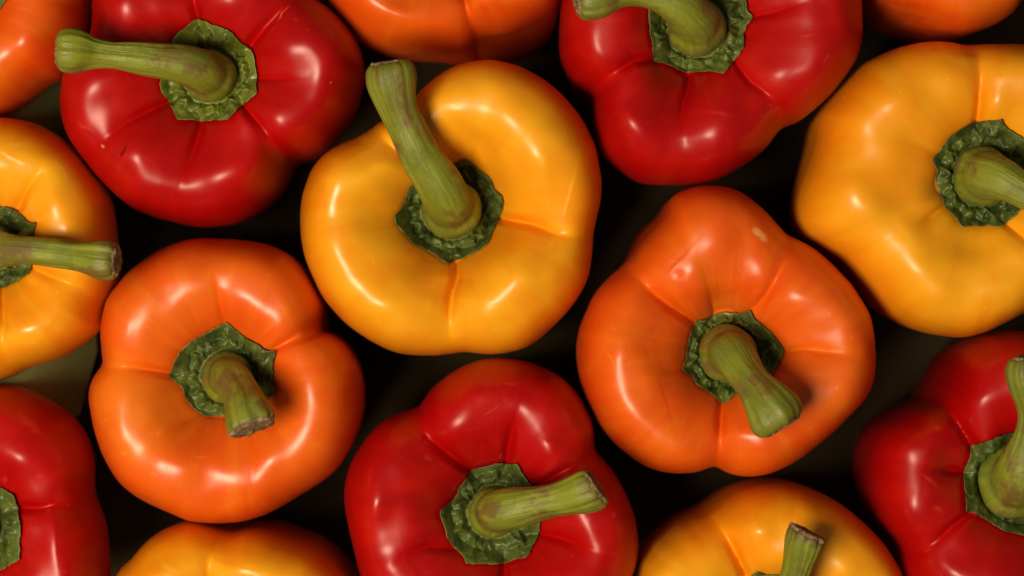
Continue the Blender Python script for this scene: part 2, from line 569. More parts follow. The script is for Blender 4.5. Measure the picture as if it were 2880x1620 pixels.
def make_stem(p, root, mat, cut_mat):
    rng = np.random.RandomState(p['seed'] + 5)
    path = spline_path(p['stem'], 90)
    pos, rad = path[:, :3], path[:, 3]
    run = np.concatenate([[0], np.cumsum(np.linalg.norm(np.diff(pos, axis=0), axis=1))])
    bulge = 0.46 * rad[-1] * (1.35 - p['cut'])          # the rounded end takes up the last millimetres
    stop = run[-1] - max(0.0, bulge - 1.4)
    even = np.linspace(0, stop, 90)
    pos = np.stack([np.interp(even, run, pos[:, k]) for k in range(3)], 1)
    rad = np.interp(even, run, rad)
    tan = np.gradient(pos, axis=0)
    tan /= np.linalg.norm(tan, axis=1)[:, None]
    if any(p['tipcut']):                       # oblique cut: the last rings turn towards the cut's own direction
        cd = np.array(p['tipcut'], float)
        cd /= np.linalg.norm(cd)
        for k in range(8):
            w = 0.75 * smooth01((k + 1) / 8)
            v = tan[-8 + k] * (1 - w) + cd * w
            tan[-8 + k] = v / np.linalg.norm(v)
    # parallel-transported frames
    u = np.cross(tan[0], (0.3, 1, 0.1))
    u /= np.linalg.norm(u)
    N = 72
    ph = np.arange(N) / N * TAU
    rows, fr = [], []
    for i in range(len(pos)):
        u = u - tan[i] * np.dot(u, tan[i])
        u /= np.linalg.norm(u)
        v = np.cross(tan[i], u)
        fr.append((u.copy(), v.copy()))
        ring = pos[i] + rad[i] * (np.cos(ph)[:, None] * u + np.sin(ph)[:, None] * v)
        rows.append(ring)
    # rounded-over end, then a face that dips slightly
    e, tn, r = rows[-1], tan[-1], rad[-1]
    fat = 0.20 * r * (1.35 - p['cut'])
    for grow, out in ((0.985, 0.35), (0.94, 0.68), (0.86, 0.95), (0.74, 1.1), (0.4, 1.15)):
        rows.append(pos[-1] + (e - pos[-1]) * grow + tn * (out * 2 * fat))
    tip_h = 2.3 * fat
    tube = grid_mesh('stem_tube', np.array(rows), pos[0], pos[-1] + tn * tip_h)
    # stem foot: a low dome standing on the calyx
    dx, dy, dr = p['dome']
    dome = []
    for k in range(1, 22):
        a = k / 21 * math.pi * 0.62
        rr = dr * math.sin(a) ** 0.66
        zz = p['dimple'] + 2.2 + 8.2 * math.cos(a)
        wv = 1 + 0.02 * np.cos(5 * ph + p['seed']) + 0.02 * np.cos(3 * ph)
        dome.append(np.stack([dx + rr * wv * np.cos(ph), dy + rr * wv * np.sin(ph), np.full(N, zz)], 1))
    dm = np.array(dome)
    dmesh = grid_mesh('stem_dome', dm, (dx, dy, p['dimple'] + 10.4), (dx, dy, dm[-1, 0, 2]))
    import bmesh
    bm = bmesh.new()
    bm.from_mesh(tube)
    bm.from_mesh(dmesh)
    bmesh.ops.recalc_face_normals(bm, faces=bm.faces)
    me = bpy.data.meshes.new('stem')
    bm.to_mesh(me)
    bm.free()
    bpy.data.meshes.remove(tube)
    bpy.data.meshes.remove(dmesh)
    tmp = bpy.data.objects.new('stem_blank', me)
    COL.objects.link(tmp)
    md = tmp.modifiers.new('fuse', 'REMESH')
    md.mode = 'VOXEL'
    md.voxel_size = 0.00052
    sm = tmp.modifiers.new('soften', 'SMOOTH')
    sm.factor = 0.5
    sm.iterations = 16 if p['collar'] else 28
    dg = bpy.context.evaluated_depsgraph_get()
    fused = bpy.data.meshes.new_from_object(tmp.evaluated_get(dg))
    bpy.data.objects.remove(tmp)
    bpy.data.meshes.remove(me)
    fused.name = 'stem'
    nv = len(fused.vertices)
    co = np.empty(nv * 3, np.float32)
    fused.vertices.foreach_get('co', co)
    co = co.reshape(-1, 3) / MM
    nm = np.empty(nv * 3, np.float32)
    fused.vertex_normals.foreach_get('vector', nm)
    nm = nm.reshape(-1, 3)
    # nearest path station -> angle round the stem and distance along it
    idx = np.empty(nv, int)
    for s in range(0, nv, 4000):
        d2 = ((co[s:s + 4000, None, :] - pos[None]) ** 2).sum(2) / (rad[None] ** 2)
        idx[s:s + 4000] = d2.argmin(1)
    U = np.array([f[0] for f in fr])[idx]
    V = np.array([f[1] for f in fr])[idx]
    rel = co - pos[idx]
    ang = np.arctan2((rel * V).sum(1), (rel * U).sum(1))
    along = np.concatenate([[0], np.cumsum(np.linalg.norm(np.diff(pos, axis=0), axis=1))])
    L = along[idx] + (rel * tan[idx]).sum(1)
    # five blunt ribs, growing towards the end, and small irregularities
    w = smooth01((L / along[-1] - 0.25) / 0.6)
    ridge = (0.20 * np.cos(5 * ang + p['seed']) + 0.12 * np.cos(9 * ang + 2.1 * p['seed']) + 0.10 * np.cos(16 * ang + L * 0.04)) * w
    ridge += 0.18 * np.sin(L * 0.33 + 2 * np.cos(ang) + p['seed']) * smooth01(L / 12)
    tipf = smooth01((L - along[-1] + 2.2) / 2.6)
    ridge += tipf * (0.25 * np.cos(7 * ang + p['seed'] * 1.7) + 0.15 * np.cos(12 * ang)) * p['cut'] ** 2
    co = co + nm * ridge[:, None]
    fused.vertices.foreach_set('co', (co * MM).astype(np.float32).reshape(-1))
    grain = np.stack([np.cos(ang) * 6, np.sin(ang) * 6, L], 1) * MM
    ga = fused.attributes.new('grain', 'FLOAT_VECTOR', 'POINT')
    ga.data.foreach_set('vector', grain.astype(np.float32).reshape(-1))
    ta = fused.attributes.new('tip', 'FLOAT', 'POINT')
    ta.data.foreach_set('value', smooth01((L - along[-1] + 3.0) / 3.4).astype(np.float32))
    fused.update()
    stem = link_mesh('stem', fused, mat, root)
    # the dry cut face at the end of the stem
    uu, vv = fr[-1]
    rr = []
    M = 48
    pa = np.arange(M) / M * TAU
    jag = 1 + 0.05 * np.cos(5 * pa + p['seed']) + 0.05 * np.cos(9 * pa + 1) + 0.03 * rng.uniform(-1, 1, M)
    gm = 0.55 + 0.38 * p['cut']
    for k, (g, h) in enumerate(((1.0, -0.8), (0.99, 0.12), (0.93, 0.34), (0.72, 0.30), (0.48, 0.15), (0.24, 0.22))):
        nz = rng.uniform(-0.22, 0.22, M) * (1 if k > 1 else 0.3)
        rr.append(pos[-1] + r * gm * g * jag[:, None] * (np.cos(pa)[:, None] * uu + np.sin(pa)[:, None] * vv) + tn * (tip_h + h + nz)[:, None])
    ce = grid_mesh('cut_end', np.array(rr), None, pos[-1] + tn * (tip_h + 0.2))
    link_mesh('cut_end', ce, cut_mat, stem)
    return stem


# ---------------------------------------------------------------- setting: the table top
tm = bpy.data.meshes.new('table_top')
tm.from_pydata([(-1.6, -1.2, 0), (1.6, -1.2, 0), (1.6, 1.2, 0), (-1.6, 1.2, 0)], [], [(0, 1, 2, 3)])
table = link_mesh('table_top', tm, table_material((0.050, 0.034, 0.015), (0.064, 0.046, 0.020)), smooth=False)
table['kind'] = 'structure'


def sheet_shift(y):
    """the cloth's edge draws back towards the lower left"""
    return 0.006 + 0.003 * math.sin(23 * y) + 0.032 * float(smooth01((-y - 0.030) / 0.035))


def sheet_z(x, y):  # rises to the left so the added sheet catches more lamp light
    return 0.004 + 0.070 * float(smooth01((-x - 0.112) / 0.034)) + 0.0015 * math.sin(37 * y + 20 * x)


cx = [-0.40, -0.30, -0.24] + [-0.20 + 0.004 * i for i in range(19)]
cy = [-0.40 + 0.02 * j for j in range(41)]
cv = [(x - sheet_shift(y) * float(smooth01((x + 0.24) / 0.08)), y, sheet_z(x, y)) for x in cx for y in cy]
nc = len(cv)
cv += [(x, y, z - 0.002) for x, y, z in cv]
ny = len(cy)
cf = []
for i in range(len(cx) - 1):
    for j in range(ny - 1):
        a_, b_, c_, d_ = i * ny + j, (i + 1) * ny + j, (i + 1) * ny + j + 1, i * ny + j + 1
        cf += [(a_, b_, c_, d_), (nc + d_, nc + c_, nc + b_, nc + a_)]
cm = bpy.data.meshes.new('added_green_sheet')
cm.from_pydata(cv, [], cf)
cloth = link_mesh('added_green_sheet', cm, table_material((0.33, 0.44, 0.155), (0.37, 0.48, 0.175)))  # added sheet, pale and raised, imitating light that reaches the table here
cloth['label'] = 'added green sheet standing in for lit table in the gaps at the left edge'
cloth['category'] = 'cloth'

# ---------------------------------------------------------------- the peppers (measurements in mm about each pepper's axis;
# R = girth radius every 360/128 degrees, furrows = (line, depth, width, sharpness, fade), swells = soft bumps and dents)
PEPPERS = [
    dict(
        crest=118.0,
        dimple=108.0,
        equator=86.0,
        crest_at=0.7,
        round=2.4,
        foot=0.5,
        seed=11,
        skirts=(),
        R=(43.2, 43.6, 43.8, 43.8, 43.7, 43.6, 43.2, 42.7, 42.1, 41.5, 40.8, 40.1, 39.3, 38.6, 38.0, 37.4, 36.8, 36.1, 35.5, 34.9, 34.4, 33.9, 33.4, 33.0, 32.6, 32.3, 32.0, 31.8, 31.6, 31.5, 31.3, 31.1, 30.9, 30.8, 30.8, 31.0, 31.3, 31.8, 32.4, 33.1, 33.9, 34.7, 35.5, 36.4, 37.3, 38.3, 39.3, 40.3, 41.0, 41.7, 42.5, 43.2, 43.6, 43.0, 41.9, 41.0, 40.3, 40.0, 40.4, 41.2, 42.1, 43.3, 44.4, 45.0, 45.6, 46.1, 46.5, 47.0, 47.3, 47.6, 47.7, 47.7, 47.6, 47.4, 47.1, 46.9, 46.7, 46.6, 46.5, 46.3, 46.3, 46.3, 46.4, 46.4, 46.5, 46.4, 46.2, 46.0, 45.8, 45.4, 45.2, 45.2, 45.1, 45.1, 45.0, 44.8, 44.5, 44.3, 44.0, 43.5, 42.8, 42.0, 41.2, 40.3, 39.3, 38.2, 36.9, 35.4, 34.0, 32.7, 32.1, 32.5, 33.5, 34.9, 36.1, 37.1, 38.0, 38.5, 38.9, 39.2, 39.7, 40.2, 40.7, 41.3, 41.8, 42.0, 42.2, 42.6),
        furrows=((((-2.9, 14.16), (-3.96, 18.33), (-4.33, 21.08), (-5.69, 28.31)), 6.4, 7.84, 0.4, 0.2, 1), (((11.81, 8.47), (17.09, 14.09), (21.42, 18.28), (25.24, 21.08), (31.18, 24.96)), 5.6, 7.84, 0.4, 0.2, 0), (((14.18, -1.49), (21.9, -1.98), (29.74, -1.14)), 2.08, 4.48, 0.5, 0.6, 0), (((9.44, -9.08), (14.72, -14.81), (18.58, -19.59), (22.4, -24.35), (24.0, -28.19)), 5.12, 7.84, 0.3, 0.1, -1), (((-2.9, -13.82), (-3.52, -19.08), (-5.09, -24.33), (-6.93, -30.97), (-9.52, -36.33)), 4.16, 7.84, 0.4, 0.5, -1), (((-11.43, -7.65), (-18.44, -11.5), (-24.02, -14.86), (-29.65, -19.61), (-37.3, -24.84)), 4.8, 7.84, 0.3, 0.4, 0), (((-11.43, 5.63), (-23.08, 8.34), (-35.38, 12.51)), 5.6, 8.96, 0.3, 0.1, 0)),
        swells=((-23.83, 16.72, 6.12, 4.71, -1.05, 1.23), (22.01, 6.8, 7.06, 5.65, 0.7, 1.42), (-32.34, -5.02, 7.06, 5.18, 1.05, 1.14), (21.54, -15.41, 6.12, 5.18, -0.87, 1.14), (4.05, -30.06, 8.0, 5.18, 0.26, 1.23), (-20.52, -24.39, 7.06, 5.65, -0.7, 1.33), (7.83, 20.03, 8.0, 4.24, 0.0, 0.95)),
        calyx=((-3.45, 15.86), (0.53, 14.08), (4.39, 12.82), (7.16, 11.23), (9.23, 8.65), (10.96, 7.87), (12.98, 5.14), (13.18, 2.56), (13.81, -0.31), (13.63, -3.25), (13.93, -6.29), (10.2, -8.95), (7.66, -11.53), (5.51, -13.88), (2.12, -13.71), (-1.53, -13.91), (-4.86, -13.63), (-9.35, -13.44), (-11.54, -9.71), (-13.8, -5.97), (-14.69, -3.92), (-14.17, -0.79), (-12.88, 3.58), (-11.46, 9.31), (-8.86, 12.0), (-6.37, 13.58)),
        stem=((-0.26, -0.39, 110.0, 5.99), (-0.46, -0.68, 117.0, 6.08), (-2.71, 0.33, 122.25, 6.1), (-7.51, 1.73, 125.25, 5.79), (-14.22, 2.49, 127.5, 4.93), (-21.01, 3.3, 129.0, 4.27), (-25.55, 3.7, 129.75, 3.95), (-30.54, 4.24, 130.5, 4.41), (-33.68, 4.6, 131.25, 5.65), (-36.34, 4.81, 132.0, 6.39), (-39.75, 4.97, 132.38, 6.39)),
        dome=(0.06, -0.85, 7.82),
        scars=((-24.44, -22.93, 2.45, 0.42, 0.91, 'crack'), (-30.59, -21.74, 0.66, 0.47, 0.0, 'tan'), (36.12, -3.05, 0.42, 0.42, 0.0, 'tan'), (21.45, 17.29, 2.83, 0.24, 0.84, 'tan'), (-35.8, -16.3, 4.24, 0.75, -0.61, 'pale')),
        at=(-88.71, 63.06),
        kind='red',
        label='red pepper at upper left, its long stem reaching over the corner orange pepper',
        cut=0.25,
        tipcut=(0, 0, 0),
        brown=0.25,
        light=0.0,
        ruffle=1.0,
        collar=0.0,
        ctint=0.45,
    ),
    dict(
        crest=118.0,
        dimple=97.0,
        equator=86.0,
        crest_at=0.67,
        round=2.4,
        foot=0.5,
        seed=22,
        skirts=(),
        R=(44.3, 44.8, 45.2, 45.6, 45.9, 46.1, 46.3, 46.7, 47.1, 47.3, 47.3, 47.5, 47.6, 47.7, 47.7, 47.7, 47.8, 47.8, 47.8, 47.8, 47.7, 47.6, 47.5, 47.4, 47.1, 46.8, 46.5, 46.1, 45.5, 44.9, 44.1, 43.3, 42.4, 41.3, 40.2, 39.1, 38.0, 36.9, 35.6, 34.3, 33.4, 33.0, 32.8, 32.9, 33.1, 33.5, 34.0, 34.2, 34.3, 34.7, 35.3, 36.0, 37.1, 38.4, 39.6, 40.8, 41.8, 42.6, 43.3, 43.8, 44.1, 44.5, 44.9, 45.1, 45.3, 45.5, 45.6, 45.8, 46.0, 46.1, 46.3, 46.4, 46.4, 46.5, 46.6, 46.8, 46.9, 46.9, 46.8, 46.8, 46.8, 46.8, 46.7, 46.6, 46.5, 46.5, 46.4, 46.4, 46.3, 46.1, 45.7, 45.3, 44.9, 44.5, 44.2, 43.8, 43.5, 43.2, 43.2, 43.7, 44.3, 45.0, 45.6, 46.1, 46.5, 46.9, 47.2, 47.2, 47.1, 46.9, 46.7, 46.6, 46.5, 46.5, 46.4, 46.4, 46.3, 46.2, 46.0, 45.7, 45.2, 44.7, 44.2, 43.8, 43.4, 43.3, 43.5, 43.8),
        furrows=((((-8.11, 10.7), (-14.39, 15.62), (-19.32, 19.85), (-22.38, 24.95)), 8.7, 10.08, 0.45, 0, -1), (((13.52, -2.41), (18.76, -3.84), (24.58, -4.93), (31.66, -7.9), (40.31, -9.01)), 13.05, 9.52, 0.55, 0.6, 1), (((1.4, -15.84), (1.82, -20.77), (0.31, -25.97), (-0.09, -32.42), (0.48, -42.97)), 10.15, 8.96, 0.5, 0.35, -1), (((5.66, 13.32), (9.05, 18.69), (11.58, 22.33)), 2.9, 12.32, 0.05, 0.9, 0)),
        swells=((-20.56, -1.47, 8.99, 7.71, 0.35, -4.5), (16.17, 10.78, 3.85, 7.71, 0.35, 1.5), (-7.03, -18.23, 9.63, 5.78, 0.0, -1.5), (23.91, 21.09, 14.77, 10.92, -0.79, 3.5), (19.4, -22.74, 9.63, 8.35, 0.52, 2.0), (8.44, 18.51, 4.5, 3.85, 0.0, -2.0), (-34.1, -15.0, 9.63, 5.14, -1.08, 1.14), (-19.27, -29.83, 7.06, 5.14, -0.35, 1.23), (11.66, -29.18, 7.06, 5.14, 0.38, 1.33), (25.84, 8.2, 8.35, 4.82, -1.4, 1.23), (16.82, 25.6, 5.14, 4.5, -0.52, 0.95), (3.28, 27.53, 5.78, 4.5, 0.35, 1.14), (21.98, -17.58, 5.14, 3.85, 1.05, 0.47), (-32.16, 8.2, 7.06, 5.78, 1.05, 0.76)),
        calyx=((4.67, 14.18), (8.26, 11.44), (11.55, 8.78), (12.84, 5.61), (15.15, 3.2), (15.14, -0.32), (13.48, -4.21), (11.23, -9.63), (10.59, -10.96), (6.32, -13.56), (2.33, -15.16), (-1.21, -16.31), (-4.2, -14.19), (-7.47, -12.23), (-10.66, -10.63), (-13.87, -7.39), (-16.12, -4.47), (-16.59, -2.38), (-14.63, -0.46), (-13.36, 2.85), (-11.95, 6.35), (-8.74, 9.36), (-3.49, 11.96), (-1.27, 12.23), (1.67, 13.11)),
        stem=((0.04, -0.06, 99.0, 6.9), (-0.02, 0.62, 105.0, 7.01), (-1.0, 2.52, 111.0, 7.11), (-3.8, 7.55, 115.0, 6.77), (-6.94, 12.58, 118.0, 6.29), (-10.04, 18.2, 121.0, 5.82), (-12.53, 23.21, 123.0, 5.49), (-14.36, 27.55, 125.0, 5.54), (-15.45, 31.59, 126.5, 6.36), (-16.3, 35.65, 127.5, 7.36), (-16.91, 39.74, 128.0, 7.23)),
        dome=(0.11, -0.14, 9.03),
        scars=((2.94, -15.12, 1.67, 0.77, -0.35, 'dark'), (22.95, 19.85, 2.18, 1.67, 0.0, 'pale'), (26.5, 13.4, 3.21, 1.67, -1.05, 'pale'), (30.05, -10.8, 1.67, 1.41, 0.0, 'pale')),
        at=(-18.13, 23.68),
        kind='yellow',
        label='yellow pepper at the centre, its long stem leaning to the upper left',
        cut=0.3,
        tipcut=(0, 0, 0),
        brown=0.25,
        light=0.0,
        ruffle=1.0,
        collar=0.0,
        ctint=0.0,
    ),
    dict(
        crest=118.0,
        dimple=106.5,
        equator=86.0,
        crest_at=0.69,
        round=2.4,
        foot=0.5,
        seed=33,
        skirts=(),
        R=(50.4, 50.4, 50.6, 50.8, 51.0, 51.4, 51.6, 51.6, 51.4, 51.1, 50.7, 50.2, 49.4, 48.5, 47.6, 46.6, 45.6, 44.6, 43.6, 42.5, 41.4, 40.4, 39.5, 38.6, 37.8, 37.1, 36.5, 35.9, 35.4, 35.0, 34.6, 34.3, 34.1, 33.9, 33.8, 33.8, 33.8, 33.8, 34.0, 34.1, 34.4, 34.6, 35.0, 35.3, 35.7, 36.1, 36.5, 36.9, 37.3, 37.8, 38.2, 38.7, 39.1, 39.4, 39.7, 40.0, 40.4, 40.6, 40.7, 40.8, 40.6, 40.5, 40.4, 40.4, 40.4, 40.5, 40.7, 40.8, 40.8, 40.6, 40.4, 40.0, 39.5, 38.4, 37.2, 36.2, 36.1, 37.2, 38.6, 40.2, 41.6, 42.9, 44.3, 45.3, 46.0, 46.5, 47.0, 47.5, 47.9, 48.1, 47.9, 47.4, 47.0, 46.5, 46.2, 46.1, 46.0, 45.9, 45.7, 45.3, 44.8, 44.3, 43.8, 43.3, 42.8, 42.4, 42.0, 41.5, 40.9, 40.2, 39.7, 39.7, 40.3, 41.3, 42.0, 42.6, 43.2, 43.9, 44.6, 45.4, 46.1, 46.8, 47.6, 48.4, 49.2, 49.7, 50.1, 50.3),
        furrows=((((-12.53, -9.87), (-18.93, -10.77), (-24.51, -14.04), (-28.48, -16.46), (-32.95, -20.12)), 6.4, 8.4, 0.35, 0.1, 1), (((-2.24, -14.23), (-2.72, -18.68), (-4.78, -24.7), (-4.83, -28.68), (-4.23, -34.48)), 6.4, 8.4, 0.4, 0.5, -1), (((14.39, 2.4), (22.84, 3.52), (33.68, 7.01)), 3.2, 5.6, 0.5, 0.4, 0), (((10.43, -10.27), (15.06, -16.7), (21.26, -21.54), (24.74, -24.74), (27.29, -29.29)), 5.12, 8.96, 0.2, 0.1, -1), (((-8.57, 13.09), (-20.57, 20.68), (-28.17, 25.77)), 6.4, 8.96, 0.4, 0.1, 0), (((9.24, 13.88), (14.95, 23.44), (17.72, 33.35)), 6.4, 8.96, 0.4, 0.1, 0)),
        swells=((-31.66, -7.48, 6.67, 4.32, -1.31, 1.33), (-19.45, -29.53, 6.67, 4.71, -0.79, 1.52), (2.6, -31.1, 7.45, 4.71, 0.66, 1.42), (21.89, -16.53, 6.67, 5.1, 0.79, 1.42), (41.58, 1.97, 4.71, 3.14, -1.4, 0.95)),
        calyx=((-14.61, 3.0), (-14.37, -0.87), (-13.52, -5.91), (-12.94, -10.36), (-10.29, -10.86), (-7.36, -11.66), (-4.08, -13.14), (-1.66, -13.45), (1.63, -13.48), (4.2, -13.71), (7.14, -14.55), (8.79, -12.7), (11.37, -9.71), (13.07, -7.03), (13.54, -4.57), (13.49, -2.42), (14.48, -0.05), (16.08, 2.35), (14.7, 4.35), (14.24, 6.66), (13.39, 8.97), (11.36, 11.69), (8.18, 14.07), (3.12, 14.78), (-2.78, 14.41), (-8.45, 13.34), (-12.64, 10.09), (-14.46, 6.86)),
        stem=((-0.13, -0.18, 108.5, 6.67), (-0.92, 0.05, 114.5, 6.78), (-2.81, 1.92, 119.62, 6.74), (-6.58, 4.64, 123.75, 6.23), (-11.38, 6.53, 126.22, 5.24), (-16.51, 7.41, 127.88, 4.34), (-21.23, 7.47, 129.53, 4.02), (-25.14, 6.96, 130.76, 4.56), (-29.03, 5.98, 131.59, 5.98), (-32.13, 5.17, 132.0, 6.36), (-34.65, 4.74, 132.41, 5.78)),
        dome=(-0.33, -0.86, 8.62),
        scars=((-10.74, -4.44, 1.1, 0.86, 0.0, 'calyx'), (18.44, -26.71, 0.86, 0.71, 1.05, 'pale'), (20.8, -23.95, 0.55, 0.55, 0.0, 'pale'), (31.05, -4.24, 2.35, 0.47, 0.17, 'pale'), (36.57, -10.94, 2.35, 0.71, 0.87, 'pale')),
        at=(54.64, 77.34),
        kind='red',
        label='red pepper at the top edge, its calyx and stem cut off by the frame',
        cut=0.2,
        tipcut=(0, 0, 0),
        brown=0.25,
        light=0.0,
        ruffle=1.0,
        collar=0.0,
        ctint=0.1,
    ),
    dict(
        crest=118.0,
        dimple=107.0,
        equator=86.0,
        crest_at=0.66,
        round=2.4,
        foot=0.5,
        seed=44,
        skirts=(),
        R=(42.7, 42.8, 42.9, 43.0, 43.2, 43.4, 43.6, 43.8, 44.0, 44.3, 44.5, 44.6, 44.7, 44.9, 44.9, 45.0, 44.9, 44.9, 44.7, 44.6, 44.3, 44.0, 43.7, 43.3, 42.8, 42.3, 41.8, 41.3, 40.8, 40.4, 40.2, 40.0, 39.9, 39.8, 40.0, 40.6, 41.4, 42.0, 42.7, 43.2, 43.8, 44.3, 44.8, 45.4, 45.9, 46.4, 46.9, 47.5, 47.9, 48.0, 48.2, 48.4, 48.7, 49.0, 49.4, 49.8, 50.1, 49.9, 49.5, 49.2, 49.2, 49.5, 49.9, 50.6, 51.5, 52.4, 53.3, 54.1, 54.6, 54.7, 54.2, 53.1, 51.3, 49.8, 48.4, 47.2, 46.6, 46.3, 46.2, 46.2, 46.3, 46.6, 47.1, 47.6, 48.2, 48.7, 48.9, 49.0, 49.1, 49.0, 48.9, 48.7, 48.5, 48.4, 48.3, 47.9, 47.3, 46.7, 45.9, 45.1, 44.5, 43.9, 43.4, 43.1, 43.0, 42.9, 42.8, 42.9, 42.9, 43.1, 43.3, 43.4, 43.5, 43.6, 43.7, 43.8, 43.8, 43.8, 43.7, 43.6, 43.6, 43.5, 43.4, 43.3, 43.1, 42.9, 42.8, 42.7),
        furrows=((((-2.25, 14.69), (-2.1, 22.2), (-2.1, 28.32), (-2.06, 33.78), (-2.15, 38.76)), 6.52, 7.84, 0.55, 0.3, 1), (((-11.57, -8.79), (-15.95, -11.94), (-19.6, -14.24), (-24.43, -17.64)), 3.62, 5.6, 0.6, 1, 0), (((-25.38, -17.77), (-33.29, -21.94), (-41.14, -27.04)), 0.0, 13.44, 0.0, 0, 0), (((5.0, -12.93), (10.09, -17.81), (18.74, -28.08)), 4.35, 8.96, 0.3, 0.3, 0), (((13.98, 6.4), (25.24, 12.48), (37.54, 17.18)), 4.35, 8.96, 0.3, 0.3, 0)),
        swells=((-7.38, -19.9, 9.59, 6.16, 0.0, -2.5), (-36.93, 9.65, 12.33, 8.22, -0.52, -1.2), (-25.93, 6.9, 10.27, 5.48, -0.17, 1.0), (-36.93, -6.85, 8.22, 5.14, -1.05, 0.95), (-22.49, -26.77, 8.9, 5.48, -0.84, 1.14), (1.56, 20.64, 4.11, 4.11, 0.0, 1.14), (-5.31, 34.04, 4.11, 2.05, 0.0, 0.57)),
        calyx=((-1.26, 15.83), (1.98, 15.64), (3.89, 16.06), (5.23, 13.96), (9.17, 11.59), (12.65, 9.18), (15.26, 4.31), (15.71, -1.26), (13.79, -6.75), (10.01, -10.14), (7.35, -12.89), (4.43, -15.13), (0.52, -14.82), (-2.99, -14.97), (-7.48, -15.01), (-9.47, -12.24), (-11.88, -9.41), (-12.94, -5.95), (-14.69, -1.8), (-14.58, 1.6), (-16.29, 4.26), (-13.65, 7.09), (-11.68, 10.51), (-8.78, 12.63), (-5.18, 14.75)),
        stem=((-0.75, -0.08, 109.0, 6.86), (-1.19, -0.32, 115.0, 6.97), (0.16, -0.82, 119.2, 6.99), (3.03, -1.97, 122.4, 6.33), (6.01, -3.76, 124.8, 5.23), (9.11, -5.85, 126.4, 4.68), (14.09, -8.97, 128.8, 4.33), (18.51, -11.04, 130.4, 4.45), (23.74, -13.09, 131.2, 5.53)),
        dome=(-1.04, -0.2, 8.83),
        scars=((4.82, -10.25, 0.55, 0.55, 0.0, 'tan'), (-5.84, 34.13, 3.77, 1.51, -0.14, 'pale')),
        at=(139.11, 33.16),
        kind='yellow',
        label='large yellow pepper at the right edge, its stem leaving the frame',
        cut=1,
        tipcut=(0, 0, 0),
        brown=0.25,
        light=0.0,
        ruffle=1.0,
        collar=0.0,
        ctint=0.0,
    ),
    dict(
        crest=118.0,
        dimple=104.5,
        equator=86.0,
        crest_at=0.68,
        round=2.4,
        foot=0.5,
        seed=55,
        skirts=((2.13, 0.24, 3.5),),
        R=(44.3, 44.2, 44.2, 44.2, 44.2, 44.2, 44.0, 43.6, 43.2, 42.9, 42.7, 42.4, 42.0, 41.7, 41.5, 41.3, 41.2, 41.1, 41.0, 40.8, 40.6, 40.4, 40.2, 40.4, 41.3, 42.3, 43.5, 44.7, 45.9, 47.1, 48.4, 49.4, 50.1, 50.6, 50.9, 51.1, 51.2, 50.9, 50.6, 49.6, 47.1, 45.4, 44.4, 43.6, 42.9, 42.3, 41.7, 41.2, 40.9, 40.9, 41.1, 41.6, 42.1, 42.6, 43.1, 43.5, 43.8, 43.9, 44.1, 44.4, 44.7, 45.0, 45.1, 45.2, 45.2, 45.1, 45.0, 44.9, 44.8, 44.6, 44.5, 44.2, 44.0, 43.9, 43.9, 43.7, 43.5, 43.3, 43.1, 42.8, 42.5, 42.3, 42.0, 41.7, 41.3, 40.8, 40.2, 39.5, 38.8, 38.0, 37.3, 36.4, 35.4, 34.5, 34.2, 34.9, 35.7, 36.3, 36.8, 37.2, 37.5, 37.7, 37.9, 38.0, 38.0, 38.0, 38.0, 38.0, 38.0, 38.1, 38.1, 38.2, 38.4, 38.6, 38.9, 39.2, 39.6, 40.0, 40.5, 41.2, 42.0, 42.8, 43.5, 44.0, 44.3, 44.4, 44.4, 44.4),
        furrows=((((-10.24, 9.4), (-17.81, 14.38), (-24.11, 19.34), (-28.47, 24.27), (-31.78, 27.44)), 8.7, 8.96, 0.5, 0.1, 1), (((4.66, 11.89), (9.36, 16.86), (11.6, 20.57), (18.13, 34.93)), 5.22, 8.96, 0.4, 0.2, 1), (((-2.48, -13.56), (-3.32, -19.01), (-3.94, -26.9), (-3.83, -33.39)), 7.25, 8.4, 0.5, 0.1, -1), (((13.97, 0.71), (21.11, 2.02), (30.1, 0.84), (42.47, -0.64)), 3.19, 6.72, 0.4, 0.7, 0), (((-4.34, 11.27), (-6.2, 17.48), (-6.83, 21.2)), 2.9, 7.84, 0.2, 1, 0), (((-13.34, -3.63), (-22.25, -5.36), (-26.17, -6.88)), 2.17, 10.08, 0.1, 1, 0)),
        swells=((18.9, -8.37, 6.75, 4.91, 0.7, 0.0), (-16.33, 23.77, 1.47, 1.35, 0.0, -0.5), (-33.75, 3.33, 7.36, 4.91, 1.31, 1.14), (-28.52, -17.61, 7.98, 5.22, -0.87, 1.23), (16.44, 16.87, 4.91, 4.91, 0.0, 1.23), (22.59, -5.91, 5.52, 4.3, -0.87, 0.38), (2.27, -23.15, 4.3, 3.68, 0.0, 0.95), (-5.73, 34.73, 9.2, 6.75, 0.0, 0.57), (32.45, 12.56, 7.36, 4.91, -1.05, 0.76)),
        calyx=((5.59, 13.1), (6.75, 10.61), (9.76, 8.14), (12.8, 5.05), (15.33, 1.0), (13.44, -2.41), (12.03, -5.47), (10.64, -7.89), (5.76, -11.02), (0.76, -11.76), (-2.29, -14.41), (-3.8, -12.75), (-6.89, -10.58), (-10.07, -8.68), (-11.22, -6.24), (-14.36, -4.3), (-13.07, -0.63), (-12.41, 3.72), (-11.42, 7.46), (-9.73, 10.06), (-5.92, 10.87), (-3.4, 12.43), (0.22, 12.45), (3.29, 12.33)),
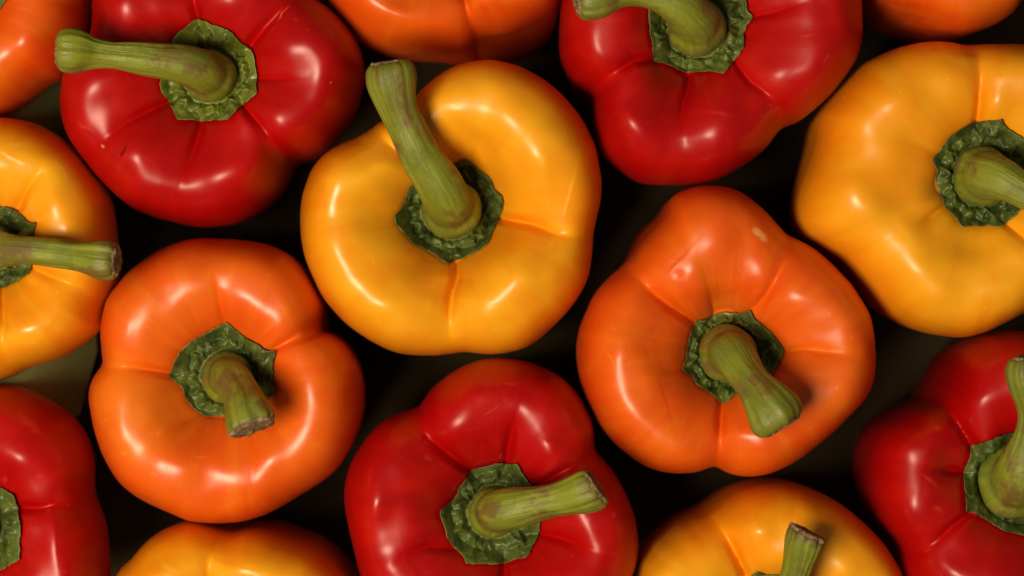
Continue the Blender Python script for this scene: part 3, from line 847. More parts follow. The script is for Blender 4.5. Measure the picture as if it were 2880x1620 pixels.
        stem=((-0.9, 0.67, 106.5, 6.53), (-1.0, 0.71, 113.5, 6.47), (-0.38, 0.04, 119.05, 6.38), (1.33, -2.62, 122.94, 6.04), (3.22, -5.57, 125.89, 5.35), (5.09, -8.51, 128.86, 5.45), (7.02, -11.15, 131.07, 6.34), (9.0, -14.11, 132.56, 7.72), (10.77, -16.8, 132.93, 8.62), (11.81, -18.62, 132.7, 8.44)),
        dome=(-1.13, 0.61, 8.55),
        scars=((7.59, 35.68, 3.19, 1.6, -0.87, 'scar'), (-36.18, -0.7, 2.58, 0.49, -1.13, 'pale'), (-17.99, 27.66, 2.21, 0.49, 0.21, 'pale'), (-13.06, 24.89, 2.45, 0.25, -1.05, 'pale'), (-13.55, 22.11, 1.47, 0.31, 1.22, 'pale')),
        at=(64.6, -19.81),
        kind='orange',
        label='orange pepper right of centre, a pale scar on its upper lobe',
        cut=0.2,
        tipcut=(0, 0, 0),
        brown=0.25,
        light=0.0,
        ruffle=1.0,
        collar=1,
        ctint=0.0,
    ),
    dict(
        crest=118.0,
        dimple=104.5,
        equator=86.0,
        crest_at=0.67,
        round=2.4,
        foot=0.5,
        seed=66,
        skirts=(),
        R=(38.8, 38.3, 37.7, 37.0, 36.2, 35.4, 34.4, 33.2, 31.8, 30.0, 30.1, 31.1, 32.5, 34.0, 35.1, 35.9, 36.5, 37.1, 37.6, 38.1, 38.8, 39.3, 39.7, 40.1, 40.3, 40.5, 40.6, 40.6, 40.6, 40.6, 40.6, 40.7, 40.8, 40.9, 41.1, 41.5, 41.9, 42.2, 42.5, 42.7, 42.8, 42.9, 43.0, 43.0, 43.0, 43.0, 43.1, 43.2, 43.3, 43.2, 43.1, 43.1, 43.1, 42.9, 42.4, 41.9, 41.4, 40.8, 40.2, 39.5, 39.0, 38.5, 38.3, 39.1, 40.4, 41.4, 42.1, 42.5, 42.7, 42.8, 43.0, 43.3, 43.6, 43.9, 44.2, 44.6, 44.9, 45.2, 45.5, 45.8, 46.0, 46.0, 45.9, 45.8, 45.6, 45.4, 45.2, 45.1, 45.1, 45.2, 45.4, 45.4, 45.2, 45.0, 44.8, 44.6, 44.4, 44.3, 44.1, 43.9, 43.6, 43.4, 43.0, 42.7, 42.4, 42.1, 42.0, 41.9, 42.0, 42.1, 42.3, 42.5, 42.6, 42.7, 42.6, 42.5, 42.4, 42.3, 42.1, 41.9, 41.7, 41.4, 41.1, 40.8, 40.4, 40.0, 39.6, 39.2),
        furrows=((((-14.93, 0.74), (-21.3, 2.05), (-27.07, 3.04), (-36.43, 3.07)), 6.52, 8.4, 0.45, 0.3, 1), (((13.28, 7.18), (18.36, 9.98), (22.2, 12.46), (27.16, 14.61), (30.78, 15.09)), 5.8, 8.4, 0.45, 0.2, -1), (((0.4, 14.54), (-0.52, 21.3), (-1.48, 27.41), (-3.13, 33.59)), 3.19, 10.08, 0.2, 0.4, 0), (((8.99, -11.22), (9.39, -21.4), (8.58, -34.24)), 2.32, 10.08, 0.1, 0.3, 0), (((-5.73, -10.0), (-12.58, -14.08), (-17.93, -17.59)), 2.32, 10.08, 0.1, 0.6, 0)),
        swells=((7.75, 22.54, 7.28, 5.46, -0.87, 0.8), (-25.72, 14.63, 6.67, 4.85, 1.05, 1.14), (-14.16, -24.93, 7.28, 4.85, -0.26, 1.23), (14.44, -23.1, 6.06, 4.85, 0.35, 0.95), (25.4, -2.41, 7.28, 4.55, -1.4, 1.04), (7.14, 22.54, 6.67, 5.46, -0.87, 1.33), (-28.15, -15.8, 5.46, 4.85, -1.05, 0.76)),
        calyx=((0.43, 15.77), (1.98, 14.85), (5.85, 11.46), (10.39, 9.06), (12.84, 7.53), (15.46, 7.57), (14.46, 2.97), (14.35, -1.35), (15.03, -4.99), (13.69, -6.09), (10.7, -8.22), (3.83, -11.34), (-0.58, -11.81), (-6.08, -11.67), (-9.25, -9.55), (-11.63, -6.45), (-12.87, -3.37), (-15.22, -0.87), (-16.62, 0.08), (-14.91, 2.89), (-13.56, 5.98), (-10.47, 9.66), (-6.33, 12.09), (-2.65, 14.23)),
        stem=((0.32, -0.25, 106.5, 5.78), (1.29, 0.06, 112.5, 5.77), (2.8, -0.52, 117.2, 5.76), (4.85, -2.45, 122.75, 5.67), (6.98, -4.99, 127.38, 5.58), (8.64, -7.53, 131.07, 5.97), (9.67, -9.8, 133.85, 6.66), (10.38, -11.91, 135.7, 7.18), (10.65, -12.66, 136.07, 7.18)),
        dome=(0.63, -0.27, 7.72),
        scars=((14.06, -24.08, 0.97, 0.97, 0.0, 'pale'), (-28.59, -17.38, 3.03, 0.55, -0.96, 'pale'), (-5.75, -23.16, 2.67, 0.42, -0.09, 'pale'), (-27.98, -21.64, 1.58, 0.73, 0.52, 'pale'), (21.67, 12.18, 1.46, 0.3, 0.7, 'pale'), (-33.77, -12.2, 1.82, 0.3, 1.22, 'pale')),
        at=(-84.6, -26.02),
        kind='orange',
        label='orange pepper left of centre, its short stem ending in a pale cut face',
        cut=1.0,
        tipcut=(0.38, -0.9, 0.2),
        brown=0.3,
        light=0.12,
        ruffle=1.0,
        collar=0.0,
        ctint=0.0,
    ),
    dict(
        crest=118.0,
        dimple=105.0,
        equator=86.0,
        crest_at=0.68,
        round=2.4,
        foot=0.5,
        seed=77,
        skirts=(),
        R=(42.0, 41.3, 40.6, 39.9, 39.2, 38.6, 38.0, 37.3, 36.7, 36.2, 35.8, 36.0, 36.8, 38.0, 39.2, 40.2, 40.9, 41.6, 42.4, 43.0, 43.6, 44.0, 44.4, 44.6, 44.8, 44.9, 45.1, 45.2, 45.3, 45.4, 45.4, 45.4, 45.2, 45.0, 44.7, 44.2, 43.8, 43.2, 42.6, 42.0, 41.4, 40.8, 40.1, 39.1, 38.3, 37.8, 38.2, 39.1, 40.1, 41.1, 41.9, 42.5, 43.0, 43.4, 43.7, 44.0, 44.3, 44.6, 44.8, 44.9, 44.9, 44.9, 44.7, 44.5, 44.2, 43.9, 43.6, 43.4, 43.3, 43.3, 43.4, 43.6, 43.9, 44.2, 44.5, 44.7, 45.0, 45.2, 45.2, 45.0, 44.7, 44.4, 44.0, 43.7, 43.3, 43.0, 42.6, 42.4, 42.1, 41.9, 41.8, 41.7, 41.6, 41.6, 41.5, 41.3, 41.1, 40.9, 40.8, 40.9, 41.1, 41.5, 42.2, 42.9, 43.7, 44.4, 44.9, 45.4, 45.8, 46.2, 46.6, 47.0, 47.3, 47.6, 47.7, 47.8, 47.7, 47.5, 47.2, 46.6, 46.5, 46.2, 45.8, 45.3, 44.7, 44.0, 43.4, 42.8),
        furrows=((((-5.74, 11.16), (-11.71, 16.34), (-16.74, 21.03), (-19.45, 23.42), (-23.11, 26.64), (-24.85, 30.34)), 9.6, 8.96, 0.5, 0.1, 1), (((4.18, 13.7), (4.65, 18.67), (5.8, 24.75), (7.63, 30.31), (9.05, 35.45)), 7.2, 8.96, 0.45, 0.6, 1), (((12.72, 7.93), (22.8, 13.73), (31.34, 18.27)), 6.4, 10.08, 0.3, 0.1, 0), (((13.18, -6.38), (19.14, -7.07), (25.53, -8.7), (34.59, -12.39)), 6.4, 8.96, 0.45, 0.6, -1), (((-11.28, -10.53), (-18.59, -9.37), (-25.41, -10.99), (-30.43, -16.57)), 4.0, 10.08, 0.2, 0.5, 0), (((3.72, -13.76), (3.5, -18.06), (3.96, -29.35), (5.8, -39.79)), 6.4, 8.96, 0.4, 0.1, 0)),
        swells=((-16.66, 2.39, 6.39, 4.57, 0.0, -1), (-34.53, 2.39, 8.68, 4.11, 1.48, 1.52), (-12.08, 25.31, 5.02, 4.57, 0.35, 1.61), (15.88, 21.64, 6.85, 4.11, -1.13, 1.52), (27.34, -4.48, 6.85, 4.11, -1.13, 1.42), (-25.37, 15.69, 5.48, 4.57, 0.79, 0.95), (-29.95, -15.48, 5.48, 3.65, 0.52, 0.95), (20.47, -20.06, 9.13, 5.48, 0.52, 1.14)),
        calyx=((-5.87, 12.41), (-2.58, 13.29), (1.62, 14.44), (5.33, 14.15), (7.42, 14.56), (9.04, 11.48), (11.59, 8.23), (13.19, 4.7), (14.13, -2.44), (13.72, -6.58), (11.83, -9.98), (10.19, -12.8), (7.19, -13.41), (3.48, -14.97), (-1.13, -14.75), (-7.34, -14.47), (-8.52, -12.44), (-11.34, -9.87), (-13.14, -6.88), (-14.04, -3.55), (-15.33, 0.84), (-12.3, 2.98), (-10.49, 5.12), (-9.55, 7.51), (-7.24, 10.2)),
        stem=((0.48, 0.16, 107.0, 6.03), (0.98, 0.85, 114.0, 6.0), (2.61, 1.8, 120.3, 6.14), (6.25, 2.85, 123.9, 5.99), (11.22, 3.97, 126.6, 5.38), (16.61, 5.3, 129.3, 4.86), (20.63, 6.33, 131.1, 5.03), (24.19, 7.58, 132.9, 5.65), (26.84, 8.58, 134.25, 6.18), (28.85, 9.28, 134.7, 6.26)),
        dome=(0.5, 0.16, 7.38),
        scars=((-18.06, 22.05, 2.74, 0.32, -0.79, 'pale'), (2.68, 16.77, 1.0, 0.23, 1.4, 'tan'), (14.06, 4.15, 0.37, 0.37, 0.0, 'tan'), (5.34, 38.57, 2.74, 0.55, 0.09, 'pale'), (-0.17, 30.77, 4.11, 0.64, 0.73, 'pale'), (-18.52, 16.54, 1.83, 1.19, -0.35, 'pale'), (35.63, 0.02, 1.37, 1.1, -0.7, 'pale')),
        at=(-5.88, -66.32),
        kind='red',
        label='red pepper at the bottom centre, its stem pointing right',
        cut=0.8,
        tipcut=(0.75, 0.62, 0.1),
        brown=0.45,
        light=0.0,
        ruffle=1.0,
        collar=1,
        ctint=0.0,
    ),
    dict(
        crest=118.0,
        dimple=107.0,
        equator=86.0,
        crest_at=0.68,
        round=2.4,
        foot=60.0,
        seed=88,
        skirts=(),
        R=(36.6, 36.1, 35.5, 35.0, 34.5, 34.4, 34.5, 35.0, 35.7, 36.6, 37.7, 38.6, 39.4, 40.2, 41.0, 41.4, 41.8, 42.2, 42.5, 42.5, 42.6, 42.6, 42.6, 42.8, 42.9, 43.1, 43.2, 43.1, 42.9, 42.8, 42.7, 42.5, 42.3, 42.2, 42.1, 42.0, 41.9, 41.8, 41.7, 41.6, 41.5, 41.3, 41.1, 40.8, 40.5, 40.3, 40.0, 39.7, 39.4, 39.0, 38.7, 38.4, 38.0, 37.7, 37.4, 37.2, 37.0, 36.9, 36.8, 36.7, 36.6, 36.6, 36.7, 36.8, 36.9, 37.1, 37.4, 37.6, 37.7, 37.8, 37.8, 37.7, 37.6, 37.4, 37.3, 37.1, 36.9, 36.8, 36.6, 36.5, 36.4, 36.2, 36.1, 36.1, 36.1, 36.1, 36.2, 36.4, 36.5, 36.7, 36.9, 37.1, 37.3, 37.6, 37.8, 38.1, 38.4, 38.6, 38.9, 39.2, 39.5, 39.9, 40.3, 40.7, 41.1, 41.5, 42.0, 42.4, 42.8, 43.2, 43.6, 43.9, 44.1, 44.3, 44.3, 44.2, 43.9, 43.3, 42.7, 42.1, 41.3, 40.4, 39.6, 38.9, 38.3, 37.9, 37.5, 37.1),
        furrows=((((14.96, 7.02), (21.42, 7.11), (26.61, 8.25), (30.03, 8.08), (37.32, 9.85)), 5.22, 7.84, 0.4, 0.3, 1), (((-3.0, 14.12), (-4.61, 26.77), (-8.57, 41.0)), 5.8, 8.96, 0.4, 0.1, 0), (((1.18, -13.02), (3.72, -23.18), (4.06, -37.72)), 5.8, 8.96, 0.4, 0.1, 0), (((-11.34, -0.49), (-23.34, -2.37), (-33.83, -5.31)), 5.8, 8.96, 0.4, 0.1, 0)),
        swells=((17.31, 21.87, 7.04, 4.55, -0.79, 1.42), (27.28, -2.23, 7.87, 3.73, -1.4, 1.42), (-10.52, 18.55, 8.28, 5.38, 0.79, 1.33), (-14.68, -12.61, 8.28, 5.38, -0.79, 1.33), (14.4, -20.92, 8.28, 4.97, 0.52, 1.33)),
        calyx=((9.79, 13.18), (14.17, 10.97), (14.72, 7.84), (16.54, 1.96), (16.07, -2.22), (16.08, -7.41), (12.78, -9.5), (9.62, -11.3), (4.25, -12.75), (-1.41, -13.9), (-7.16, -10.93), (-11.55, -6.01), (-13.42, 0.59), (-11.2, 7.91), (-7.23, 12.85), (-2.52, 15.1), (4.47, 14.52)),
        stem=((0.38, 0.17, 109.0, 6.68), (0.88, 0.77, 116.0, 6.71), (-0.52, 1.66, 121.6, 6.52), (-4.25, 2.82, 125.6, 5.54), (-9.49, 3.84, 128.0, 4.5), (-14.71, 4.44, 130.4, 4.49), (-19.25, 4.98, 132.0, 5.9)),
        dome=(0.95, 0.43, 8.13),
        scars=((29.62, 8.08, 0.99, 0.83, 0.0, 'pale'), (30.37, 4.96, 0.91, 0.83, 0.0, 'pale'), (18.39, 32.21, 6.21, 1.24, -0.7, 'pale'), (11.32, 15.57, 1.66, 1.24, 1.05, 'pale')),
        at=(-159.65, -71.49),
        kind='red',
        label='red pepper at the bottom left corner, only its right side in view',
        cut=1,
        tipcut=(0, 0, 0),
        brown=0.25,
        light=0.0,
        ruffle=1.0,
        collar=0.0,
        ctint=0.0,
    ),
    dict(
        crest=118.0,
        dimple=106.0,
        equator=86.0,
        crest_at=0.69,
        round=2.4,
        foot=0.5,
        seed=99,
        skirts=(),
        R=(40.2, 40.0, 39.9, 39.7, 39.6, 39.5, 39.4, 39.3, 39.3, 39.3, 39.4, 39.4, 39.5, 39.7, 39.9, 40.1, 40.4, 40.6, 40.9, 41.1, 41.5, 41.8, 42.1, 42.5, 42.9, 43.3, 43.6, 44.0, 44.3, 44.4, 44.5, 44.5, 44.4, 43.9, 43.6, 43.4, 42.8, 42.2, 41.5, 40.7, 39.5, 38.1, 36.6, 35.1, 33.8, 32.5, 31.5, 30.9, 31.1, 32.0, 33.2, 34.4, 35.6, 36.6, 37.7, 38.9, 40.0, 41.0, 41.6, 42.0, 42.2, 42.4, 42.5, 42.4, 42.3, 42.2, 42.0, 41.7, 41.4, 41.2, 40.9, 40.4, 39.8, 39.3, 39.0, 39.0, 39.4, 40.7, 42.2, 43.2, 43.9, 44.1, 44.4, 44.6, 44.7, 44.8, 44.9, 44.9, 44.9, 44.9, 45.0, 45.0, 45.2, 45.3, 45.5, 45.6, 45.8, 45.8, 45.9, 45.9, 46.0, 46.0, 46.0, 46.1, 46.2, 46.3, 46.4, 46.4, 46.4, 46.3, 46.3, 46.2, 46.0, 45.8, 45.5, 45.2, 44.9, 44.5, 44.0, 43.6, 43.2, 42.8, 42.4, 42.0, 41.6, 41.2, 40.8, 40.5),
        furrows=((((-13.68, 10.39), (-17.05, 15.66), (-20.4, 20.91), (-23.11, 25.59), (-26.3, 29.91)), 7.2, 8.4, 0.4, 0.2, 1), (((-15.76, 2.87), (-22.31, 3.78), (-27.76, 4.16), (-29.96, 4.83)), 4.16, 6.72, 0.3, 0.8, 0), (((-14.72, -8.81), (-21.27, -13.3), (-27.76, -19.34), (-32.05, -25.48)), 4.8, 8.96, 0.3, 0.3, 0), (((11.74, 11.43), (18.88, 21.94), (25.96, 29.39)), 6.4, 8.96, 0.4, 0.1, 0), (((3.96, -14.52), (5.96, -27.16), (8.72, -43.25)), 6.4, 8.96, 0.4, 0.1, 0)),
        swells=((-15.53, 24.6, 6.17, 4.11, 0.35, 1.42), (-35.64, 11.7, 4.63, 3.6, 0.87, 1.14), (-35.64, -6.87, 6.68, 3.85, -1.22, 1.33), (-21.72, -24.4, 5.65, 4.11, -0.52, 1.23), (23.67, 11.7, 7.71, 5.14, 1.05, 1.14)),
        calyx=((-14.13, 10.79), (-11.23, 12.16), (-7.07, 13.7), (-1.52, 14.88), (3.76, 15.37), (12.16, 12.35), (15.52, 6.51), (17.02, -0.18), (15.32, -7.03), (11.61, -12.39), (6.87, -15.18), (1.59, -15.5), (-4.7, -14.08), (-8.74, -11.54), (-13.68, -8.81), (-16.42, -8.09), (-16.31, -4.0), (-16.68, -0.45), (-15.82, 4.6), (-14.74, 7.8)),
        stem=((-0.36, 0.4, 108.0, 8.3), (-1.34, 1.39, 115.0, 8.34), (-1.38, 4.35, 120.95, 7.86), (-0.46, 9.15, 124.35, 6.63), (0.1, 14.39, 126.9, 4.98), (0.14, 19.04, 128.6, 4.36), (-0.27, 24.18, 130.3, 4.71), (-1.09, 28.8, 132.0, 5.81), (-1.74, 32.87, 132.85, 6.56), (-1.92, 35.91, 133.28, 6.36)),
        dome=(-1.15, 0.34, 11.14),
        scars=((-27.76, 1.32, 3.6, 0.82, -0.66, 'pale'), (-24.66, 16.04, 1.03, 0.82, 0.0, 'pale'), (-25.43, -6.94, 1.75, 1.23, -0.52, 'pale'), (-27.76, -19.59, 1.75, 0.36, 0.7, 'pale')),
        at=(149.14, -57.14),
        kind='red',
        label='red pepper at the right edge below the large yellow one, stem pointing up',
        cut=0.2,
        tipcut=(0, 0, 0),
        brown=0.25,
        light=0.0,
        ruffle=0.55,
        collar=0.0,
        ctint=0.0,
    ),
    dict(
        crest=118.0,
        dimple=105.0,
        equator=86.0,
        crest_at=0.68,
        round=2.4,
        foot=60.0,
        seed=110,
        skirts=(),
        R=(36.0, 35.9, 35.9, 36.0, 36.2, 36.4, 36.6, 36.9, 37.2, 37.3, 37.4, 37.4, 37.4, 37.3, 37.4, 37.5, 37.7, 37.8, 37.9, 38.0, 38.2, 38.5, 38.7, 38.9, 39.0, 39.2, 39.4, 39.4, 39.4, 39.4, 39.4, 39.4, 39.5, 39.6, 39.7, 39.8, 39.9, 40.0, 40.2, 40.4, 40.5, 40.6, 40.7, 40.8, 40.9, 40.9, 40.9, 40.9, 40.8, 40.6, 40.5, 40.5, 40.4, 40.3, 40.2, 40.2, 40.1, 40.1, 40.1, 40.1, 40.1, 40.1, 40.1, 40.2, 40.3, 40.4, 40.6, 40.8, 41.1, 41.4, 41.7, 42.0, 42.2, 42.4, 42.6, 42.7, 42.8, 42.9, 43.0, 43.0, 43.1, 43.2, 43.2, 43.3, 43.3, 43.2, 43.2, 43.1, 43.0, 42.9, 42.7, 42.3, 41.8, 41.3, 40.7, 40.3, 39.9, 39.5, 38.9, 38.3, 37.6, 37.3, 37.1, 37.2, 37.4, 37.7, 37.9, 38.2, 38.4, 38.6, 38.7, 38.9, 39.1, 39.3, 39.4, 39.1, 38.2, 37.5, 36.9, 36.7, 36.8, 36.9, 37.1, 37.3, 37.2, 36.9, 36.5, 36.2),
        furrows=((((9.74, 11.19), (13.56, 17.28), (17.31, 21.67), (19.05, 27.17)), 4.35, 7.84, 0.4, 0.6, 1), (((13.11, -5.68), (27.78, -11.31), (35.45, -18.09)), 4.35, 10.08, 0.1, 0.2, 0), (((4.11, -11.3), (6.51, -22.5), (6.04, -36.19)), 5.8, 8.96, 0.45, 0.2, -1), (((-9.38, 9.5), (-16.99, 19.47), (-23.38, 31.13)), 5.8, 8.96, 0.4, 0.1, 0), (((-12.19, -7.37), (-25.39, -14.1), (-35.82, -17.52)), 5.8, 8.96, 0.4, 0.1, 0)),
        swells=((23.06, 13.82, 5.56, 4.17, -0.96, 1.14), (26.69, 6.0, 3.89, 3.34, 0.0, 0.76), (12.45, -23.59, 6.12, 4.45, 0.52, 1.33), (5.2, 23.87, 5.56, 4.17, -0.17, 1.14)),
        calyx=((4.53, 11.89), (8.04, 11.47), (11.18, 9.46), (13.83, 7.16), (16.22, 6.99), (15.31, 3.49), (15.29, -1.24), (14.16, -5.13), (13.39, -7.66), (8.33, -10.74), (3.7, -12.15), (-0.12, -13.56), (-5.78, -12.43), (-11.25, -8.48), (-13.14, -2.28), (-12.56, 4.48), (-9.49, 9.66), (-2.33, 12.35)),
        stem=((0.26, -0.03, 107.0, 5.78), (2.22, -0.24, 114.0, 5.77), (5.44, -0.65, 119.4, 5.42), (10.51, -0.86, 123.0, 4.64), (15.95, -1.06, 125.7, 4.13), (24.65, -1.87, 128.4, 4.12), (30.41, -2.66, 130.2, 4.38), (35.0, -3.39, 131.55, 5.09), (38.68, -3.94, 132.45, 5.9), (40.93, -4.11, 132.9, 5.46)),
        dome=(0.81, 0.49, 7.3),
        scars=((10.61, 29.78, 3.34, 0.89, 0.09, 'pale'), (22.9, 23.35, 6.12, 0.78, -0.91, 'pale')),
        at=(-155.16, 11.9),
        kind='yellow',
        label='yellow pepper at the left edge, its stem pointing right',
        cut=0.4,
        tipcut=(0, 0, 0),
        brown=0.5,
        light=0.0,
        ruffle=1.0,
        collar=0.0,
        ctint=0.0,
    ),
    dict(
        crest=118.0,
        dimple=105.0,
        equator=88.0,
        crest_at=0.66,
        round=2.4,
        foot=0.5,
        seed=121,
        skirts=(),
        R=(41.4, 41.2, 41.0, 40.7, 40.4, 40.0, 39.5, 39.0, 38.5, 38.1, 37.5, 37.1, 36.8, 36.6, 36.5, 36.4, 36.2, 36.1, 36.0, 35.8, 35.5, 35.2, 34.9, 34.7, 34.5, 34.5, 34.6, 34.7, 34.7, 34.6, 34.5, 34.4, 34.0, 33.8, 33.8, 34.3, 35.0, 36.1, 37.2, 38.4, 39.3, 40.0, 40.5, 41.1, 41.6, 41.9, 42.1, 42.2, 42.2, 42.1, 42.1, 42.2, 42.8, 43.0, 43.2, 43.5, 43.8, 44.1, 44.2, 44.3, 44.3, 44.3, 44.3, 44.3, 44.2, 44.0, 43.8, 43.6, 43.4, 43.1, 42.9, 42.7, 42.5, 42.2, 42.0, 41.8, 41.6, 41.4, 41.1, 40.8, 40.4, 40.0, 39.7, 39.4, 39.0, 38.7, 38.5, 38.2, 38.1, 38.0, 37.9, 37.9, 37.9, 37.8, 37.8, 37.8, 37.8, 37.8, 37.8, 37.9, 38.0, 38.1, 38.3, 38.5, 38.7, 38.9, 39.2, 39.4, 39.6, 39.9, 40.1, 40.4, 40.7, 41.0, 41.2, 41.5, 41.7, 41.9, 42.0, 42.1, 42.2, 42.2, 42.2, 42.1, 42.0, 41.8, 41.7, 41.5),
        furrows=((((-4.27, 13.15), (-7.72, 22.4), (-7.67, 27.5), (-5.42, 33.55), (-5.45, 37.18)), 3.77, 7.84, 0.35, 0.2, 1), (((14.02, -0.16), (27.58, -1.3), (40.39, -4.14)), 5.8, 8.96, 0.4, 0.1, 0), (((-10.93, -6.81), (-22.07, -16.2), (-28.21, -24.22)), 5.8, 8.96, 0.4, 0.1, 0)),
        swells=((-20.51, 24.06, 6.25, 3.62, 0.35, 1.33), (1.95, 25.71, 7.24, 3.62, -0.09, 1.33), (22.76, 27.03, 5.59, 3.62, -0.52, 0.85)),
        calyx=((15.54, 0.26), (14.25, -2.81), (12.27, -5.42), (11.66, -8.26), (10.21, -10.99), (6.83, -12.0), (3.51, -12.21), (0.65, -13.39), (-2.69, -13.93), (-5.63, -12.12), (-8.0, -10.01), (-11.07, -8.76), (-13.59, -6.35), (-13.72, -2.86), (-13.15, 0.25), (-13.52, 3.74), (-13.06, 7.52), (-10.58, 9.66), (-7.91, 10.9), (-5.77, 13.46), (-2.54, 15.96), (0.91, 15.41), (3.8, 14.03), (7.24, 14.21), (10.63, 13.41), (12.09, 10.17), (12.67, 6.72), (14.5, 3.96)),
        stem=((0.19, 0.25, 107.0, 6.02), (0.87, 0.48, 114.0, 5.97), (1.14, -1.34, 120.3, 5.49), (1.01, -5.19, 125.7, 4.89), (0.71, -10.54, 129.3, 4.22), (0.66, -15.01, 132.0, 5.18)),
        dome=(0.48, 0.64, 7.64),
        scars=((-18.97, 25.45, 4.28, 0.72, -0.44, 'pale'),),
        at=(-80.78, -106.83),
        kind='yellow',
        label='yellow pepper at the bottom edge with its stem out of view',
        cut=1,
        tipcut=(0, 0, 0),
        brown=0.25,
        light=0.0,
        ruffle=1.0,
        collar=0.0,
        ctint=0.0,
    ),
    dict(
        crest=118.0,
        dimple=104.5,
        equator=86.0,
        crest_at=0.67,
        round=2.4,
        foot=0.5,
        seed=132,
        skirts=(),
        R=(43.2, 42.9, 42.6, 42.3, 42.1, 41.8, 41.6, 41.4, 41.0, 40.7, 40.5, 40.3, 40.1, 39.8, 39.6, 39.4, 39.3, 39.2, 39.2, 39.2, 39.2, 39.2, 39.2, 39.2, 39.2, 39.3, 39.4, 39.5, 39.5, 39.4, 39.3, 39.1, 38.8, 38.6, 38.3, 38.0, 37.8, 37.4, 37.0, 36.6, 36.1, 35.6, 35.3, 35.1, 35.2, 35.6, 36.2, 36.7, 37.5, 38.1, 38.6, 39.1, 39.8, 40.4, 40.7, 41.2, 41.6, 41.5, 41.3, 41.4, 41.8, 42.2, 42.6, 43.0, 43.3, 43.5, 43.7, 43.9, 44.2, 44.4, 44.5, 44.6, 44.7, 44.7, 44.7, 44.7, 44.5, 44.2, 43.8, 43.5, 43.1, 42.7, 42.3, 42.0, 41.6, 41.3, 41.0, 40.7, 40.5, 40.3, 40.1, 39.9, 39.7, 39.6, 39.6, 39.6, 39.7, 39.8, 40.0, 40.1, 40.3, 40.5, 40.7, 40.9, 41.2, 41.4, 41.7, 42.0, 42.4, 42.7, 43.1, 43.4, 43.7, 44.0, 44.2, 44.3, 44.4, 44.5, 44.5, 44.5, 44.5, 44.5, 44.4, 44.3, 44.1, 43.9, 43.6, 43.4),
        furrows=((((-8.36, 12.78), (-11.16, 18.61), (-14.28, 24.74), (-17.06, 29.19), (-19.06, 32.19), (-21.04, 35.08)), 8.7, 8.96, 0.5, 0.1, 1), (((12.28, 4.46), (23.4, 9.92), (37.19, 12.32)), 4.35, 10.08, 0.3, 0.3, 0), (((2.29, -12.18), (3.53, -21.54), (4.4, -37.2)), 5.8, 8.96, 0.4, 0.1, 0), (((-12.68, -3.86), (-26.27, -6.64), (-42.45, -11.1)), 5.8, 8.96, 0.4, 0.1, 0)),
        swells=((-6.25, 27.64, 4.61, 3.29, -0.44, 1.42), (-33.99, 15.09, 6.25, 3.62, 0.79, 1.33), (20.17, 14.43, 5.59, 3.62, -1.05, 1.33), (11.58, 31.6, 6.58, 2.63, -0.49, 0.76)),
        calyx=((-6.72, 13.47), (-5.73, 14.52), (-2.86, 13.46), (0.73, 13.7), (4.22, 14.03), (8.13, 12.93), (11.58, 9.48), (13.81, 4.93), (13.22, 0.17), (12.84, -4.12), (9.59, -8.56), (5.49, -11.78), (0.86, -13.18), (-4.21, -12.08), (-9.27, -10.31), (-12.08, -6.62), (-13.69, -2.71), (-14.01, 2.78), (-12.31, 6.74), (-9.6, 10.0)),
        stem=((-0.18, 0.23, 106.5, 6.17), (-0.5, 2.04, 113.5, 6.12), (0.22, 5.41, 119.97, 5.65), (2.07, 10.17, 124.6, 4.9), (3.59, 14.79, 128.3, 4.16), (4.52, 18.96, 131.07, 4.21), (5.3, 22.37, 132.93, 4.78), (5.92, 25.44, 134.78, 5.42), (6.31, 27.46, 135.7, 5.67)),
        dome=(-0.46, 0.91, 7.65),
        scars=((15.99, 31.19, 6.25, 0.39, -0.49, 'pale'), (22.6, 23.26, 4.28, 0.46, -0.87, 'pale')),
        at=(77.34, -97.73),
        kind='yellow',
        label='yellow pepper at the bottom edge, right, with a ragged brown stem tip',
        cut=1.0,
        tipcut=(0.55, 0.84, -0.05),
        brown=1.0,
        light=0.0,
        ruffle=1.0,
        collar=0.0,
        ctint=0.0,
    ),
    dict(
        crest=116,
        dimple=104.0,
        equator=84.0,
        crest_at=0.66,
        round=2.4,
        foot=60.0,
        seed=143,
        skirts=(),
        R=(36.5, 37.0, 37.3, 37.6, 37.9, 38.3, 38.6, 38.9, 39.2, 39.6, 39.9, 40.4, 40.8, 41.3, 41.7, 42.1, 42.4, 42.7, 42.9, 43.2, 43.4, 43.6, 43.8, 43.9, 44.1, 44.2, 44.3, 44.4, 44.4, 44.4, 44.4, 44.4, 44.5, 44.6, 44.7, 44.9, 45.1, 45.3, 45.5, 45.6, 45.6, 45.6, 45.6, 45.5, 45.4, 45.2, 45.1, 45.0, 44.9, 44.7, 44.5, 44.2, 43.9, 43.7, 43.6, 43.5, 43.3, 43.2, 43.0, 43.0, 42.9, 42.9, 42.9, 42.9, 43.0, 43.1, 43.1, 43.2, 43.3, 43.5, 43.6, 43.7, 43.7, 43.7, 43.6, 43.4, 43.2, 43.1, 42.9, 42.8, 42.6, 42.5, 42.3, 42.1, 41.9, 41.7, 41.4, 41.0, 40.7, 40.4, 40.1, 39.8, 39.5, 39.2, 38.9, 38.7, 38.6, 38.5, 38.2, 37.9, 37.6, 37.4, 37.1, 36.8, 36.5, 36.1, 35.8, 35.6, 35.4, 35.3, 35.4, 35.6, 36.1, 36.8, 37.0, 37.0, 36.9, 36.9, 36.8, 36.7, 36.5, 36.4, 36.3, 36.2, 36.0, 35.7, 35.8, 36.1),
